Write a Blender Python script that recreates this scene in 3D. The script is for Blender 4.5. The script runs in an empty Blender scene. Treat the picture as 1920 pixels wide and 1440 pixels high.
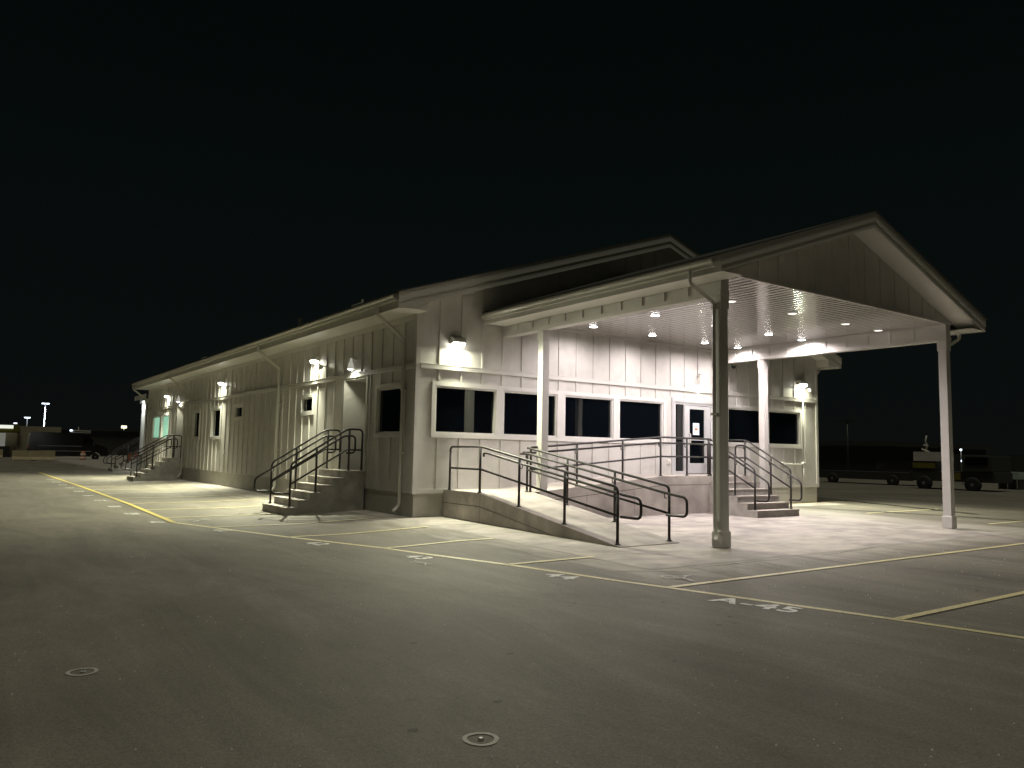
import bpy, math, random
from mathutils import Vector, Matrix
random.seed(7)
S = bpy.context.scene
COL = S.collection
R = math.radians

# ------------------------------------------------------------------ camera
cam_d = bpy.data.cameras.new("camera")
cam = bpy.data.objects.new("camera", cam_d)
COL.objects.link(cam)
S.camera = cam
CAMP = Vector((-8.5762, -15.9758, 1.5388))
yaw, pitch, roll = R(-35.3482), R(5.1031), R(1.0742)
right = Vector((math.cos(yaw), math.sin(yaw), 0))
fwd = Vector((-math.sin(yaw), math.cos(yaw), 0)) * math.cos(pitch) + Vector((0, 0, 1)) * math.sin(pitch)
up = right.cross(fwd)
r2 = right * math.cos(roll) + up * math.sin(roll)
u2 = up * math.cos(roll) - right * math.sin(roll)
m = Matrix((r2, u2, -fwd)).transposed().to_4x4()
m.translation = CAMP
cam.matrix_world = m
cam_d.sensor_width = 36
cam_d.sensor_fit = 'HORIZONTAL'
cam_d.lens = 1445.52 / 1920 * 36
cam_d.clip_start = .1
cam_d.clip_end = 2000

# ------------------------------------------------------------------ world (night sky) and an added fill light from overhead
W = bpy.data.worlds.new("World")
S.world = W
W.use_nodes = True
nt = W.node_tree
bg = nt.nodes['Background']
tc = nt.nodes.new('ShaderNodeTexCoord')
sep = nt.nodes.new('ShaderNodeSeparateXYZ')
rmp = nt.nodes.new('ShaderNodeValToRGB')
nt.links.new(tc.outputs['Generated'], sep.inputs[0])
nt.links.new(sep.outputs['Z'], rmp.inputs[0])
nt.links.new(rmp.outputs[0], bg.inputs[0])
e = rmp.color_ramp.elements
e[0].position = 0.0; e[0].color = (.0032, .0038, .0036, 1)
e[1].position = .75; e[1].color = (.0006, .0009, .0008, 1)
x_ = e.new(.14); x_.color = (.0023, .0036, .0034, 1)
x_ = e.new(.34); x_.color = (.0015, .0030, .0028, 1)
bg.inputs[1].default_value = 1.0

sun_d = bpy.data.lights.new("overhead_fill", 'SUN')
sun_d.energy = .66
sun_d.angle = R(14)
sun_d.color = (1, .96, .77)
sun = bpy.data.objects.new("overhead_fill", sun_d)
COL.objects.link(sun)
sun.location = (-20, -30, 60)
sun.rotation_euler = (R(13), R(-10), 0)

S.view_settings.view_transform = 'Standard'
S.view_settings.look = 'None'
S.view_settings.exposure = .2
S.view_settings.gamma = 1
S.render.engine = 'CYCLES'
S.render.resolution_x = 1024
S.render.resolution_y = 768
S.cycles.max_bounces = 6
S.cycles.diffuse_bounces = 4
S.cycles.glossy_bounces = 3
S.cycles.sample_clamp_indirect = 4

PACK_W = 55.0     # wall packs
CAN_W = 300.0      # recessed ceiling lights
BELL_W = 28.0
FLOOD_W = 3600.0
PACK_COL = (1.0, .995, .74)
CAN_COL = (1.0, .89, .90)

# ------------------------------------------------------------------ materials
def nodes(name):
    mt = bpy.data.materials.new(name)
    mt.use_nodes = True
    n = mt.node_tree
    return mt, n, n.nodes['Principled BSDF']

def mat(name, col, rough=.6, metal=0, spec=.5, var=.0, vscale=3.0, bump=0, bscale=60, bdist=.002,
        stretch=(1, 1, 1), rvar=0, stain=None, coat=0):
    mt, n, b = nodes(name)
    L = n.links.new
    b.inputs['Roughness'].default_value = rough
    b.inputs['Metallic'].default_value = metal
    b.inputs['Specular IOR Level'].default_value = spec
    if coat: b.inputs['Coat Weight'].default_value = coat
    tcn = n.nodes.new('ShaderNodeTexCoord')
    mp = n.nodes.new('ShaderNodeMapping'); mp.inputs['Scale'].default_value = stretch
    geo = n.nodes.new('ShaderNodeNewGeometry')
    L(geo.outputs['Position'], mp.inputs[0])
    if var:
        nz = n.nodes.new('ShaderNodeTexNoise'); nz.inputs['Scale'].default_value = vscale
        nz.inputs['Detail'].default_value = 6; nz.inputs['Roughness'].default_value = .62
        L(mp.outputs[0], nz.inputs[0])
        rp = n.nodes.new('ShaderNodeValToRGB')
        rp.color_ramp.elements[0].position = .3; rp.color_ramp.elements[1].position = .7
        rp.color_ramp.elements[0].color = [c * (1 - var) for c in col] + [1]
        rp.color_ramp.elements[1].color = [min(1, c * (1 + var)) for c in col] + [1]
        L(nz.outputs[0], rp.inputs[0])
        out = rp.outputs[0]
        if stain:
            n2 = n.nodes.new('ShaderNodeTexNoise'); n2.inputs['Scale'].default_value = stain[0]
            n2.inputs['Detail'].default_value = 8; n2.inputs['Distortion'].default_value = .8
            L(geo.outputs['Position'], n2.inputs[0])
            r3 = n.nodes.new('ShaderNodeValToRGB')
            r3.color_ramp.elements[0].position = stain[1]; r3.color_ramp.elements[1].position = stain[2]
            r3.color_ramp.elements[0].color = (stain[3],) * 3 + (1,)
            r3.color_ramp.elements[1].color = (1, 1, 1, 1)
            L(n2.outputs[0], r3.inputs[0])
            mx = n.nodes.new('ShaderNodeMix'); mx.data_type = 'RGBA'; mx.blend_type = 'MULTIPLY'
            mx.inputs[0].default_value = 1
            L(out, mx.inputs[6]); L(r3.outputs[0], mx.inputs[7])
            out = mx.outputs[2]
        L(out, b.inputs['Base Color'])
        if rvar:
            mr = n.nodes.new('ShaderNodeMapRange')
            mr.inputs[3].default_value = rough - rvar; mr.inputs[4].default_value = rough + rvar
            L(nz.outputs[0], mr.inputs[0]); L(mr.outputs[0], b.inputs['Roughness'])
    else:
        b.inputs['Base Color'].default_value = list(col) + [1]
    if bump:
        nb = n.nodes.new('ShaderNodeTexNoise'); nb.inputs['Scale'].default_value = bscale
        nb.inputs['Detail'].default_value = 4
        L(mp.outputs[0], nb.inputs[0])
        bp = n.nodes.new('ShaderNodeBump'); bp.inputs['Strength'].default_value = bump
        bp.inputs['Distance'].default_value = bdist
        L(nb.outputs[0], bp.inputs['Height']); L(bp.outputs[0], b.inputs['Normal'])
    return mt

def emis(name, col, s, base=(.02, .02, .02)):
    mt, n, b = nodes(name)
    b.inputs['Base Color'].default_value = list(base) + [1]
    b.inputs['Emission Color'].default_value = list(col) + [1]
    b.inputs['Emission Strength'].default_value = s
    return mt

M = {}
M['siding'] = mat('siding', (.54, .525, .49), .5, stain=(2.4, .30, .55, .87), var=.07, vscale=1.3, bump=.25, bscale=28, bdist=.002, stretch=(1, 1, .12), rvar=.05)
M['trim'] = mat('trim', (.55, .535, .50), .42, var=.04, vscale=2, bump=.15, bscale=40, bdist=.001)
M['foundation'] = mat('foundation', (.43, .42, .37), .6, var=.09, vscale=1.6, bump=.3, bscale=35, bdist=.003, stain=(1.1, .3, .55, .8))
M['fascia'] = mat('fascia', (.50, .49, .44), .4, var=.03, vscale=2)
M['soffit'] = mat('soffit', (.58, .57, .52), .45, var=.03, vscale=3)
M['gutter'] = mat('gutter', (.52, .51, .45), .3, var=.03, vscale=4, spec=.6)
M['roof'] = mat('roof', (.055, .055, .048), .85, var=.25, vscale=6, bump=.5, bscale=40, bdist=.006, spec=.2)
M['vent'] = mat('vent', (.45, .44, .38), .5, var=.08, vscale=8)
M['concrete'] = mat('concrete', (.44, .405, .365), .78, var=.24, vscale=1.5, bump=.4, bscale=70, bdist=.002, stain=(.8, .36, .60, .66), rvar=.08, stretch=(1, 1.9, 1))
M['concrete_side'] = mat('concrete_side', (.43, .41, .37), .75, var=.15, vscale=3.2, bump=.5, bscale=45, bdist=.003, stain=(1.7, .3, .58, .7))
M['rail'] = mat('rail', (.030, .027, .025), .48, metal=.0, spec=.35, var=.25, vscale=14, bump=.1, bscale=120, bdist=.0006)
M['alu'] = mat('aluminium', (.62, .62, .62), .35, metal=.3, var=.03, vscale=5)
M['vinyl'] = mat('vinyl_frame', (.62, .61, .575), .35, var=.03, vscale=5)
M['paper'] = mat('paper', (.72, .76, .85), .8, var=.04, vscale=30)
M['paper_mark'] = mat('paper_mark', (.5, .22, .08), .8)
M['cabinet'] = mat('light_housing', (.52, .51, .47), .45, var=.1, vscale=20)
M['dark'] = mat('dark_plastic', (.03, .03, .03), .4)
M['paint_black'] = mat('black_van_paint', (.006, .006, .007), .16, coat=.6, var=.05)
M['rubber'] = mat('rubber', (.018, .018, .018), .8, var=.2, vscale=20)
M['hub'] = mat('wheel_hub', (.22, .22, .21), .4, metal=.2, var=.1, vscale=20)
M['barrier'] = mat('barrier_concrete', (.42, .36, .22), .8, var=.15, vscale=2, bump=.4, bscale=30)
M['tan_wall'] = mat('tan_wall', (.30, .27, .19), .8, var=.12, vscale=.6)
M['orange'] = mat('orange_plastic', (.36, .13, .05), .5, var=.1, vscale=8)
M['reflective'] = mat('reflective_band', (.75, .73, .68), .4, var=.05, vscale=8)
M['yellow'] = mat('yellow_panel', (.16, .14, .02), .55, var=.15, vscale=5)
M['olive'] = mat('faded_white_box', (.55, .54, .48), .6, var=.1, vscale=4)
M['greybody'] = mat('grey_body', (.035, .037, .035), .5, var=.2, vscale=3)
M['greencrate'] = mat('green_grey_crate', (.42, .50, .46), .6, var=.15, vscale=5)
M['pole'] = mat('galvanised_pole', (.45, .46, .45), .45, metal=.4, var=.1, vscale=5)
M['red'] = mat('red_plastic', (.5, .03, .03), .4)
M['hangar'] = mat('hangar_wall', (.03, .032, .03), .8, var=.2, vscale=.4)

# window glass: dark, reflective, slightly wavy
mt, n, b = nodes('window_glass')
b.inputs['Base Color'].default_value = (.002, .003, .0045, 1)
b.inputs['Roughness'].default_value = .015
b.inputs['IOR'].default_value = 1.52
nz = n.nodes.new('ShaderNodeTexNoise'); nz.inputs['Scale'].default_value = 1.1
gg = n.nodes.new('ShaderNodeNewGeometry'); n.links.new(gg.outputs['Position'], nz.inputs[0])
bp = n.nodes.new('ShaderNodeBump'); bp.inputs['Strength'].default_value = .05; bp.inputs['Distance'].default_value = .02
n.links.new(nz.outputs[0], bp.inputs['Height']); n.links.new(bp.outputs[0], b.inputs['Normal'])
M['glass'] = mt

# lit green interior behind the far window
M['greenglass'] = emis('lit_green_window', (.36, .72, .50), .62, (.1, .2, .15))

# ceiling: glossy planks
mt, n, b = nodes('canopy_ceiling')
b.inputs['Base Color'].default_value = (.40, .372, .35, 1)
b.inputs['Coat Weight'].default_value = 1
b.inputs['Coat Roughness'].default_value = .11
b.inputs['Coat IOR'].default_value = 1.7
b.inputs['Roughness'].default_value = .13
b.inputs['Specular IOR Level'].default_value = .75
nz = n.nodes.new('ShaderNodeTexNoise'); nz.inputs['Scale'].default_value = 1.0
mp = n.nodes.new('ShaderNodeMapping'); mp.inputs['Scale'].default_value = (9, .9, 1)
gg = n.nodes.new('ShaderNodeNewGeometry'); n.links.new(gg.outputs['Position'], mp.inputs[0]); n.links.new(mp.outputs[0], nz.inputs[0])
bp = n.nodes.new('ShaderNodeBump'); bp.inputs['Strength'].default_value = .25; bp.inputs['Distance'].default_value = .004
n.links.new(nz.outputs[0], bp.inputs['Height']); n.links.new(bp.outputs[0], b.inputs['Normal'])
M['ceiling'] = mt

# asphalt: aggregate speckle, big worn patches, faint tyre-polished bands
mt, n, b = nodes('asphalt')
L = n.links.new
geo = n.nodes.new('ShaderNodeNewGeometry')
def noise(scale, det=6, rough=.6, src=None, dist=0):
    z = n.nodes.new('ShaderNodeTexNoise'); z.inputs['Scale'].default_value = scale
    z.inputs['Detail'].default_value = det; z.inputs['Roughness'].default_value = rough
    z.inputs['Distortion'].default_value = dist
    L(src or geo.outputs['Position'], z.inputs[0]); return z
def ramp(src, p0, c0, p1, c1):
    r = n.nodes.new('ShaderNodeValToRGB')
    r.color_ramp.elements[0].position = p0; r.color_ramp.elements[1].position = p1
    r.color_ramp.elements[0].color = (*c0, 1); r.color_ramp.elements[1].color = (*c1, 1)
    L(src, r.inputs[0]); return r
def mult(a, c):
    mx = n.nodes.new('ShaderNodeMix'); mx.data_type = 'RGBA'; mx.blend_type = 'MULTIPLY'; mx.inputs[0].default_value = 1
    L(a, mx.inputs[6]); L(c, mx.inputs[7]); return mx.outputs[2]
a1 = ramp(noise(.35, 8, .65, dist=.6).outputs[0], .3, (.160, .149, .126), .7, (.236, .220, .186))
a2 = ramp(noise(60, 6, .9).outputs[0], .34, (.48, .48, .48), .70, (1.5, 1.48, 1.42))
mp2 = n.nodes.new('ShaderNodeMapping'); mp2.inputs['Scale'].default_value = (1.1, .22, 1); mp2.inputs['Rotation'].default_value = (0, 0, R(-20))
L(geo.outputs['Position'], mp2.inputs[0])
a3 = ramp(noise(.9, 9, .72, mp2.outputs[0], .7).outputs[0], .36, (.72, .72, .72), .62, (1.10, 1.10, 1.10))
a4 = ramp(noise(1.7, 3, .6).outputs[0], .22, (.72, .72, .72), .31, (1, 1, 1))
sp = n.nodes.new('ShaderNodeSeparateXYZ'); L(geo.outputs['Position'], sp.inputs[0])
def mth(op, a, c=None):
    q = n.nodes.new('ShaderNodeMath'); q.operation = op
    for i_, v_ in enumerate((a, c)):
        if v_ is None: continue
        if isinstance(v_, (int, float)): q.inputs[i_].default_value = v_
        else: L(v_, q.inputs[i_])
    return q.outputs[0]
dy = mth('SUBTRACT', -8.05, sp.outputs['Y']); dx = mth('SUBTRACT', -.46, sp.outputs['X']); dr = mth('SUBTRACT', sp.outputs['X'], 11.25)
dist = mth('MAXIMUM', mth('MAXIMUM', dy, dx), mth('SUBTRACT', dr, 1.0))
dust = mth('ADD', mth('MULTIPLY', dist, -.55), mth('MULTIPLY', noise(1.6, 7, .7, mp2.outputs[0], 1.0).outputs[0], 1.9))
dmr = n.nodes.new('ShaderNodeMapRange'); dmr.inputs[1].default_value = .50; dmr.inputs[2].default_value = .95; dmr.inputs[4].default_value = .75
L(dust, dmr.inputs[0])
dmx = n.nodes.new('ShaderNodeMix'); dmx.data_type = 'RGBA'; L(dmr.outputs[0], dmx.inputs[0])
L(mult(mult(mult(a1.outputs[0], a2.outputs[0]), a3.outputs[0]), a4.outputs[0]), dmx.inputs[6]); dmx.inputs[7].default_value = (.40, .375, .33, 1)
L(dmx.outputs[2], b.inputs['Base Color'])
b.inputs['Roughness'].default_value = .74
b.inputs['Specular IOR Level'].default_value = .35
bp = n.nodes.new('ShaderNodeBump'); bp.inputs['Strength'].default_value = .7; bp.inputs['Distance'].default_value = .006
L(noise(80, 3, .7).outputs[0], bp.inputs['Height']); L(bp.outputs[0], b.inputs['Normal'])
M['asphalt'] = mt

def paint(name, col, hole):
    mt, n, b = nodes(name)
    b.inputs['Base Color'].default_value = (*col, 1); b.inputs['Roughness'].default_value = .6
    geo = n.nodes.new('ShaderNodeNewGeometry')
    z = n.nodes.new('ShaderNodeTexNoise'); z.inputs['Scale'].default_value = 14; z.inputs['Detail'].default_value = 8
    z.inputs['Roughness'].default_value = .75
    n.links.new(geo.outputs['Position'], z.inputs[0])
    r = n.nodes.new('ShaderNodeValToRGB')
    r.color_ramp.elements[0].position = hole - .05; r.color_ramp.elements[0].color = (.15, .14, .115, 1)
    r.color_ramp.elements[1].position = hole + .09; r.color_ramp.elements[1].color = (*col, 1)
    n.links.new(z.outputs[0], r.inputs[0]); n.links.new(r.outputs[0], b.inputs['Base Color'])
    return mt
M['yline'] = paint('yellow_paint', (.68, .60, .34), .38)
M['yline_bright'] = paint('fresh_yellow_paint', (.56, .46, .14), .32)
M['wpaint'] = paint('white_paint', (.74, .73, .70), .40)
M['wworn'] = paint('worn_white_paint', (.58, .57, .52), .46)
M['wring'] = mat('ring_paint', (.46, .45, .40), .7, var=.25, vscale=40)
M['bellshade'] = emis('bell_shade', (1, .97, .85), .30, (.5, .5, .48))
M['patch'] = mat('dark_line', (.045, .043, .036), .7, var=.2, vscale=6)
M['grit'] = emis('pale_glint_grit', (1, 1, 1), 0, (.9, .9, .88))
M['lens'] = emis('wall_light_lens', (1, .98, .84), 30)
M['canlens'] = emis('recessed_light_lens', (1, .95, .93), 22)
M['bulb'] = emis('bell_light_bulb', (1, .99, .86), 45)
M['dimlens'] = emis('dim_light_lens', (1, .93, .86), 1.3, (.6, .6, .6))
M['farlamp'] = emis('far_lamp_head', (.75, .85, 1), 3.0)
M['farwarm'] = emis('far_lamp_warm', (1, .93, .62), 2.2)
M['litfascia'] = emis('lit_fascia', (.95, 1, .88), .75, (.6, .6, .6))
M['litwall'] = emis('lit_recess', (.75, .75, .66), .16, (.5, .5, .5))
M['greensign'] = emis('green_standby_light', (.1, 1, .45), .6)

# ------------------------------------------------------------------ mesh helpers
class MB:
    def __init__(s): s.v = []; s.f = []; s.sm = []
    def add(s, vs, fs, smooth=False):
        o = len(s.v); s.v += [tuple(v) for v in vs]
        for f in fs: s.f.append([i + o for i in f]); s.sm.append(smooth)
        return s
    def box(s, x0, x1, y0, y1, z0, z1):
        if x0 > x1: x0, x1 = x1, x0
        if y0 > y1: y0, y1 = y1, y0
        if z0 > z1: z0, z1 = z1, z0
        v = [(x, y, z) for x in (x0, x1) for y in (y0, y1) for z in (z0, z1)]
        return s.add(v, [(0, 1, 3, 2), (4, 6, 7, 5), (0, 4, 5, 1), (2, 3, 7, 6), (0, 2, 6, 4), (1, 5, 7, 3)])
    def quad(s, *p): return s.add(p, [tuple(range(len(p)))])
    def prism(s, poly, d):
        d = Vector(d); k = len(poly); v = [Vector(p) for p in poly]; v += [p + d for p in v]
        nrm = Vector((0, 0, 0))
        for i in range(k): nrm += Vector(v[i]).cross(Vector(v[(i + 1) % k]))
        fl = nrm.dot(d) > 0
        fs = [tuple(range(k)), tuple(range(2 * k - 1, k - 1, -1))]
        fs += [(i, i + k, (i + 1) % k + k, (i + 1) % k) for i in range(k)]
        if fl: fs = [f[::-1] for f in fs]
        return s.add(v, fs)
    def tube(s, pts, r, n=10, caps=True, ry=None):
        pts = [Vector(p) for p in pts]
        T = []
        for i in range(len(pts)):
            a = pts[max(i - 1, 0)]; c = pts[min(i + 1, len(pts) - 1)]
            if 0 < i < len(pts) - 1:
                t = (pts[i] - a).normalized() + (c - pts[i]).normalized()
            else: t = c - a
            T.append(t.normalized())
        ref = Vector((0, 0, 1)) if abs(T[0].z) < .9 else Vector((1, 0, 0))
        N = (ref - T[0] * ref.dot(T[0])).normalized()
        vs = []
        for i, p in enumerate(pts):
            if i: 
                N = (N - T[i] * N.dot(T[i])).normalized()
            B = T[i].cross(N)
            k = 1.0
            for j in range(n):
                a = 2 * math.pi * j / n
                vs.append(p + N * math.cos(a) * r + B * math.sin(a) * r)
        fs = []
        for i in range(len(pts) - 1):
            for j in range(n):
                fs.append((i * n + j, i * n + (j + 1) % n, (i + 1) * n + (j + 1) % n, (i + 1) * n + j))
        s.add(vs, fs, True)
        if caps:
            o = len(s.v) - len(vs)
            s.f.append([o + j for j in range(n)][::-1]); s.sm.append(False)
            s.f.append([o + (len(pts) - 1) * n + j for j in range(n)]); s.sm.append(False)
        return s
    def lathe(s, prof, c, n=20, axis='z'):
        vs = []
        for r, h in prof:
            for j in range(n):
                a = 2 * math.pi * j / n
                x, y, z = r * math.cos(a), r * math.sin(a), h
                if axis == 'x': x, y, z = z, x, y
                if axis == 'y': x, y, z = y, z, x
                vs.append((c[0] + x, c[1] + y, c[2] + z))
        fs = [(i * n + j, i * n + (j + 1) % n, (i + 1) * n + (j + 1) % n, (i + 1) * n + j) for i in range(len(prof) - 1) for j in range(n)]
        o = len(s.v); s.add(vs, fs, True)
        s.f.append([o + j for j in range(n)][::-1]); s.sm.append(False)
        s.f.append([o + (len(prof) - 1) * n + j for j in range(n)]); s.sm.append(False)
        return s
    def build(s, name, m, parent=None, origin=None, bevel=0):
        me = bpy.data.meshes.new(name)
        o = Vector(origin) if origin else Vector((0, 0, 0))
        if parent is not None and origin is None: o = Vector(parent.location)
        me.from_pydata([tuple(Vector(v) - o) for v in s.v], [], s.f)
        me.polygons.foreach_set('use_smooth', s.sm)
        me.materials.append(M[m] if isinstance(m, str) else m)
        me.update()
        ob = bpy.data.objects.new(name, me); COL.objects.link(ob)
        if parent is not None:
            ob.parent = parent
            base = Vector((0, 0, 0))
            q = parent
            if q.get('_o') is not None: ob.location = o - Vector(q['_o'])
            ob['_o'] = tuple(o)
        else:
            ob.location = o; ob['_o'] = tuple(o)
        if bevel:
            bm = ob.modifiers.new('bevel', 'BEVEL'); bm.width = bevel; bm.segments = 2; bm.limit_method = 'ANGLE'
        return ob

def thing(name, label, cat, loc=(0, 0, 0), group=None):
    o = bpy.data.objects.new(name, None); COL.objects.link(o)
    o.empty_display_size = .2
    o.location = loc; o['_o'] = tuple(loc)
    o['label'] = label; o['category'] = cat
    if group: o['group'] = group
    return o
def tag(o, label, cat, group=None):
    o['label'] = label; o['category'] = cat
    if group: o['group'] = group
    return o
def struct(o): o['kind'] = 'structure'; return o
def copy_tree(o, parent=None):
    c = o.copy(); COL.objects.link(c)
    if parent is not None: c.parent = parent
    for ch in list(o.children): copy_tree(ch, c)
    return c
def fillet(pts, r, n=5):
    P = [Vector(p) for p in pts]; out = [P[0]]
    for i in range(1, len(P) - 1):
        a = (P[i - 1] - P[i]); c = (P[i + 1] - P[i])
        rr = min(r, a.length * .48, c.length * .48)
        p0 = P[i] + a.normalized() * rr; p1 = P[i] + c.normalized() * rr
        for k in range(n + 1):
            t = k / n
            out.append(p0 * (1 - t) ** 2 + P[i] * 2 * t * (1 - t) + p1 * t * t)
    out.append(P[-1]); return out
def spot(name, loc, direction, w, col, size=R(150), blend=.5, rad=.06, parent=None):
    d = bpy.data.lights.new(name, 'SPOT'); d.energy = w; d.color = col; d.spot_size = size; d.spot_blend = blend
    d.shadow_soft_size = rad
    o = bpy.data.objects.new(name, d); COL.objects.link(o)
    v = Vector(direction)
    o.rotation_mode = 'QUATERNION'; o.rotation_quaternion = v.to_track_quat('-Z', 'Y')
    o.location = Vector(loc) - (Vector(parent['_o']) if parent else Vector((0, 0, 0)))
    if parent: o.parent = parent
    return o

# ------------------------------------------------------------------ ground
def gz(x, y):
    return -.09 * min(1, max(0, max(-x / 2.5, -y / 8.5)))
def sheet(xs, ys, m, name, dz=0, keep=lambda x, y: True):
    b = MB(); nx = len(xs)
    vs = [(x, y, gz(x, y) + dz) for y in ys for x in xs]
    fs = []
    for j in range(len(ys) - 1):
        for i in range(nx - 1):
            cx, cy = (xs[i] + xs[i + 1]) / 2, (ys[j] + ys[j + 1]) / 2
            if keep(cx, cy): fs.append((j * nx + i, j * nx + i + 1, (j + 1) * nx + i + 1, (j + 1) * nx + i))
    b.add(vs, fs); return b.build(name, m)
def lin(a, b, n): return [a + (b - a) * i / n for i in range(n + 1)]
xs = [-600, -200, -80, -40, -20] + lin(-12, 20, 64) + [30, 50, 100, 250, 600]
ys = [-600, -200, -80, -40, -20] + lin(-12, 40, 104) + [60, 90, 140, 250, 600]
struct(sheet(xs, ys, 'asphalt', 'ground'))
# concrete apron under the canopy and the strip along the long wall
xa = [-.46, 0, .5, 1, 2, 4, 6, 8, 10, 11.25]
ya = [-8.05, -7, -6, -5, -4, -3, -2, -1, 0]
struct(sheet(xa, ya, 'concrete', 'apron', .0045))
struct(sheet([-.46, -.23, .05], lin(0, 36, 36), 'concrete', 'wall_strip', .0045))
struct(sheet([11.25, 13, 16.4], [-.9, -.45, 0], 'concrete', 'wall_strip_front', .0045))
# control joints in the apron (thin dark saw cuts)
jb = MB()
for X in (3.4, 7.3): 
    for a, c in zip(lin(-8.05, -.02, 16)[:-1], lin(-8.05, -.02, 16)[1:]):
        jb.quad((X, a, gz(X, a) + .0085), (X + .012, a, gz(X, a) + .0085), (X + .012, c, gz(X, c) + .0085), (X, c, gz(X, c) + .0085))
for Y in (-4.0,):
    for a, c in zip(lin(2.6, 11.2, 12)[:-1], lin(2.6, 11.2, 12)[1:]):
        jb.quad((a, Y, gz(a, Y) + .0125), (c, Y, gz(c, Y) + .0125), (c, Y + .012, gz(c, Y) + .0125), (a, Y + .012, gz(a, Y) + .0125))
struct(jb.build('apron_joints', 'patch'))

def strip(b, pts, w, dz=.004, n=1):
    """paint strip following the ground"""
    for (p, q) in zip(pts[:-1], pts[1:]):
        p = Vector((*p, 0)); q = Vector((*q, 0)); L = (q - p).length; k = max(1, int(L / .35))
        t = (q - p).normalized(); s = Vector((-t.y, t.x, 0)) * w / 2
        for i in range(k):
            a = p.lerp(q, i / k); c = p.lerp(q, (i + 1) / k)
            P = [a - s, c - s, c + s, a + s]
            b.quad(*[(v.x, v.y, gz(v.x, v.y) + dz) for v in P])
LB = MB()
strip(LB, [(-4.76, 1.88), (-3.60, -1.7), (-2.71, -4.09), (-2.03, -6.76), (-1.32, -9.22), (-.66, -11.72), (.4, -16.0)], .10, .005)
stalls = [(-11.7, -.64, 9.0), (-9.19, -1.32, 9.6), (-6.74, -2.03, -.35), (-4.12, -2.70, -.5), (-1.85, -3.5, -.6), (.5, -4.3, -.7),
          (3.13, -4.70, -.6), (5.66, -4.68, -.7), (8.15, -4.65, -.6), (10.7, -4.65, -.6), (13.3, -4.65, -.6), (15.9, -4.65, -.6),
          (18.5, -4.65, -.6), (21.1, -4.65, -.6)]
for y, x0, x1 in stalls: strip(LB, [(x0, y), (x1, y + .04)], .095, .009)
for y in (-6.7, -3.4, -.1, 3.2): strip(LB, [(13.2, y), (17.5, y + .05)], .1, .009)
struct(LB.build('parking_lines', 'yline'))
LB2 = MB(); strip(LB2, [(-4.86, 36), (-4.68, 19), (-4.66, 8), (-4.76, 1.88)], .125, .013)
struct(LB2.build('aisle_line', 'yline_bright'))

def text_mb(txt, origin, xdir, size, b, dz=.006, xs=1.0, space=1.15):
    cu = bpy.data.curves.new('t', 'FONT'); cu.body = txt; cu.size = size; cu.space_character = space
    cu.offset = .013
    cu.resolution_u = 3
    o = bpy.data.objects.new('t', cu); COL.objects.link(o)
    dg = bpy.context.evaluated_depsgraph_get()
    me = o.evaluated_get(dg).to_mesh()
    X = Vector((*xdir, 0)).normalized(); Y = Vector((-X.y, X.x, 0)); O = Vector((*origin, 0))
    vs = []
    for v in me.vertices:
        p = O + X * v.co.x * xs + Y * v.co.y
        vs.append((p.x, p.y, gz(p.x, p.y) + dz))
    fs = [tuple(p.vertices) for p in me.polygons]
    b.add(vs, fs)
    bpy.data.objects.remove(o); bpy.data.curves.remove(cu)
NB = MB()
ld = (.26, -1)
text_mb('A-45', (-1.56, -10.02), ld, .46, NB, xs=.98, space=1.12)
text_mb('44', (-2.17, -7.72), ld, .40, NB, xs=1.0, space=1.2)
text_mb('43', (-2.93, -5.18), (.27, -1), .40, NB, xs=1.0, space=1.25)
text_mb('42', (-3.66, -2.88), (.36, -1), .40, NB, xs=1.0, space=1.2)
text_mb('41', (-4.50, -.05), (.33, -1), .40, NB)
text_mb('40', (-5.23, 2.3), (.15, -1), .40, NB)
for k in range(9):
    text_mb(str(39 - k), (-5.28, 4.75 + 2.6 * k), (0, -1), .42, NB)
struct(NB.build('stall_numbers', 'wpaint'))
# faint hand-painted loop letter beside the line, and the ghost of an older one
RB = MB()
def img_stroke(b, pts, w=.028):
    strip(b, pts, w, .017)
img_stroke(RB, [(-.84, -8.62), (-.74, -8.52), (-.66, -8.55), (-.62, -8.64), (-.58, -8.68), (-.50, -8.72), (-.58, -8.79), (-.70, -8.80), (-.78, -8.72), (-.84, -8.62)])
img_stroke(RB, [(-.64, -8.60), (-.70, -8.78)])
img_stroke(RB, [(-.56, -8.70), (-.36, -8.69)]); img_stroke(RB, [(-.64, -8.79), (-.72, -9.06)])
img_stroke(RB, [(-3.02, -5.72), (-2.97, -6.0), (-3.10, -6.2)], .02); img_stroke(RB, [(-3.14, -5.8), (-2.95, -6.12)], .02)
img_stroke(RB, [(-4.35, 2.3), (-4.2, 2.0), (-4.4, 1.7)], .04); img_stroke(RB, [(-4.1, 2.4), (-3.95, 2.0)], .04)
struct(RB.build('worn_letter', 'wworn'))
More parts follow.
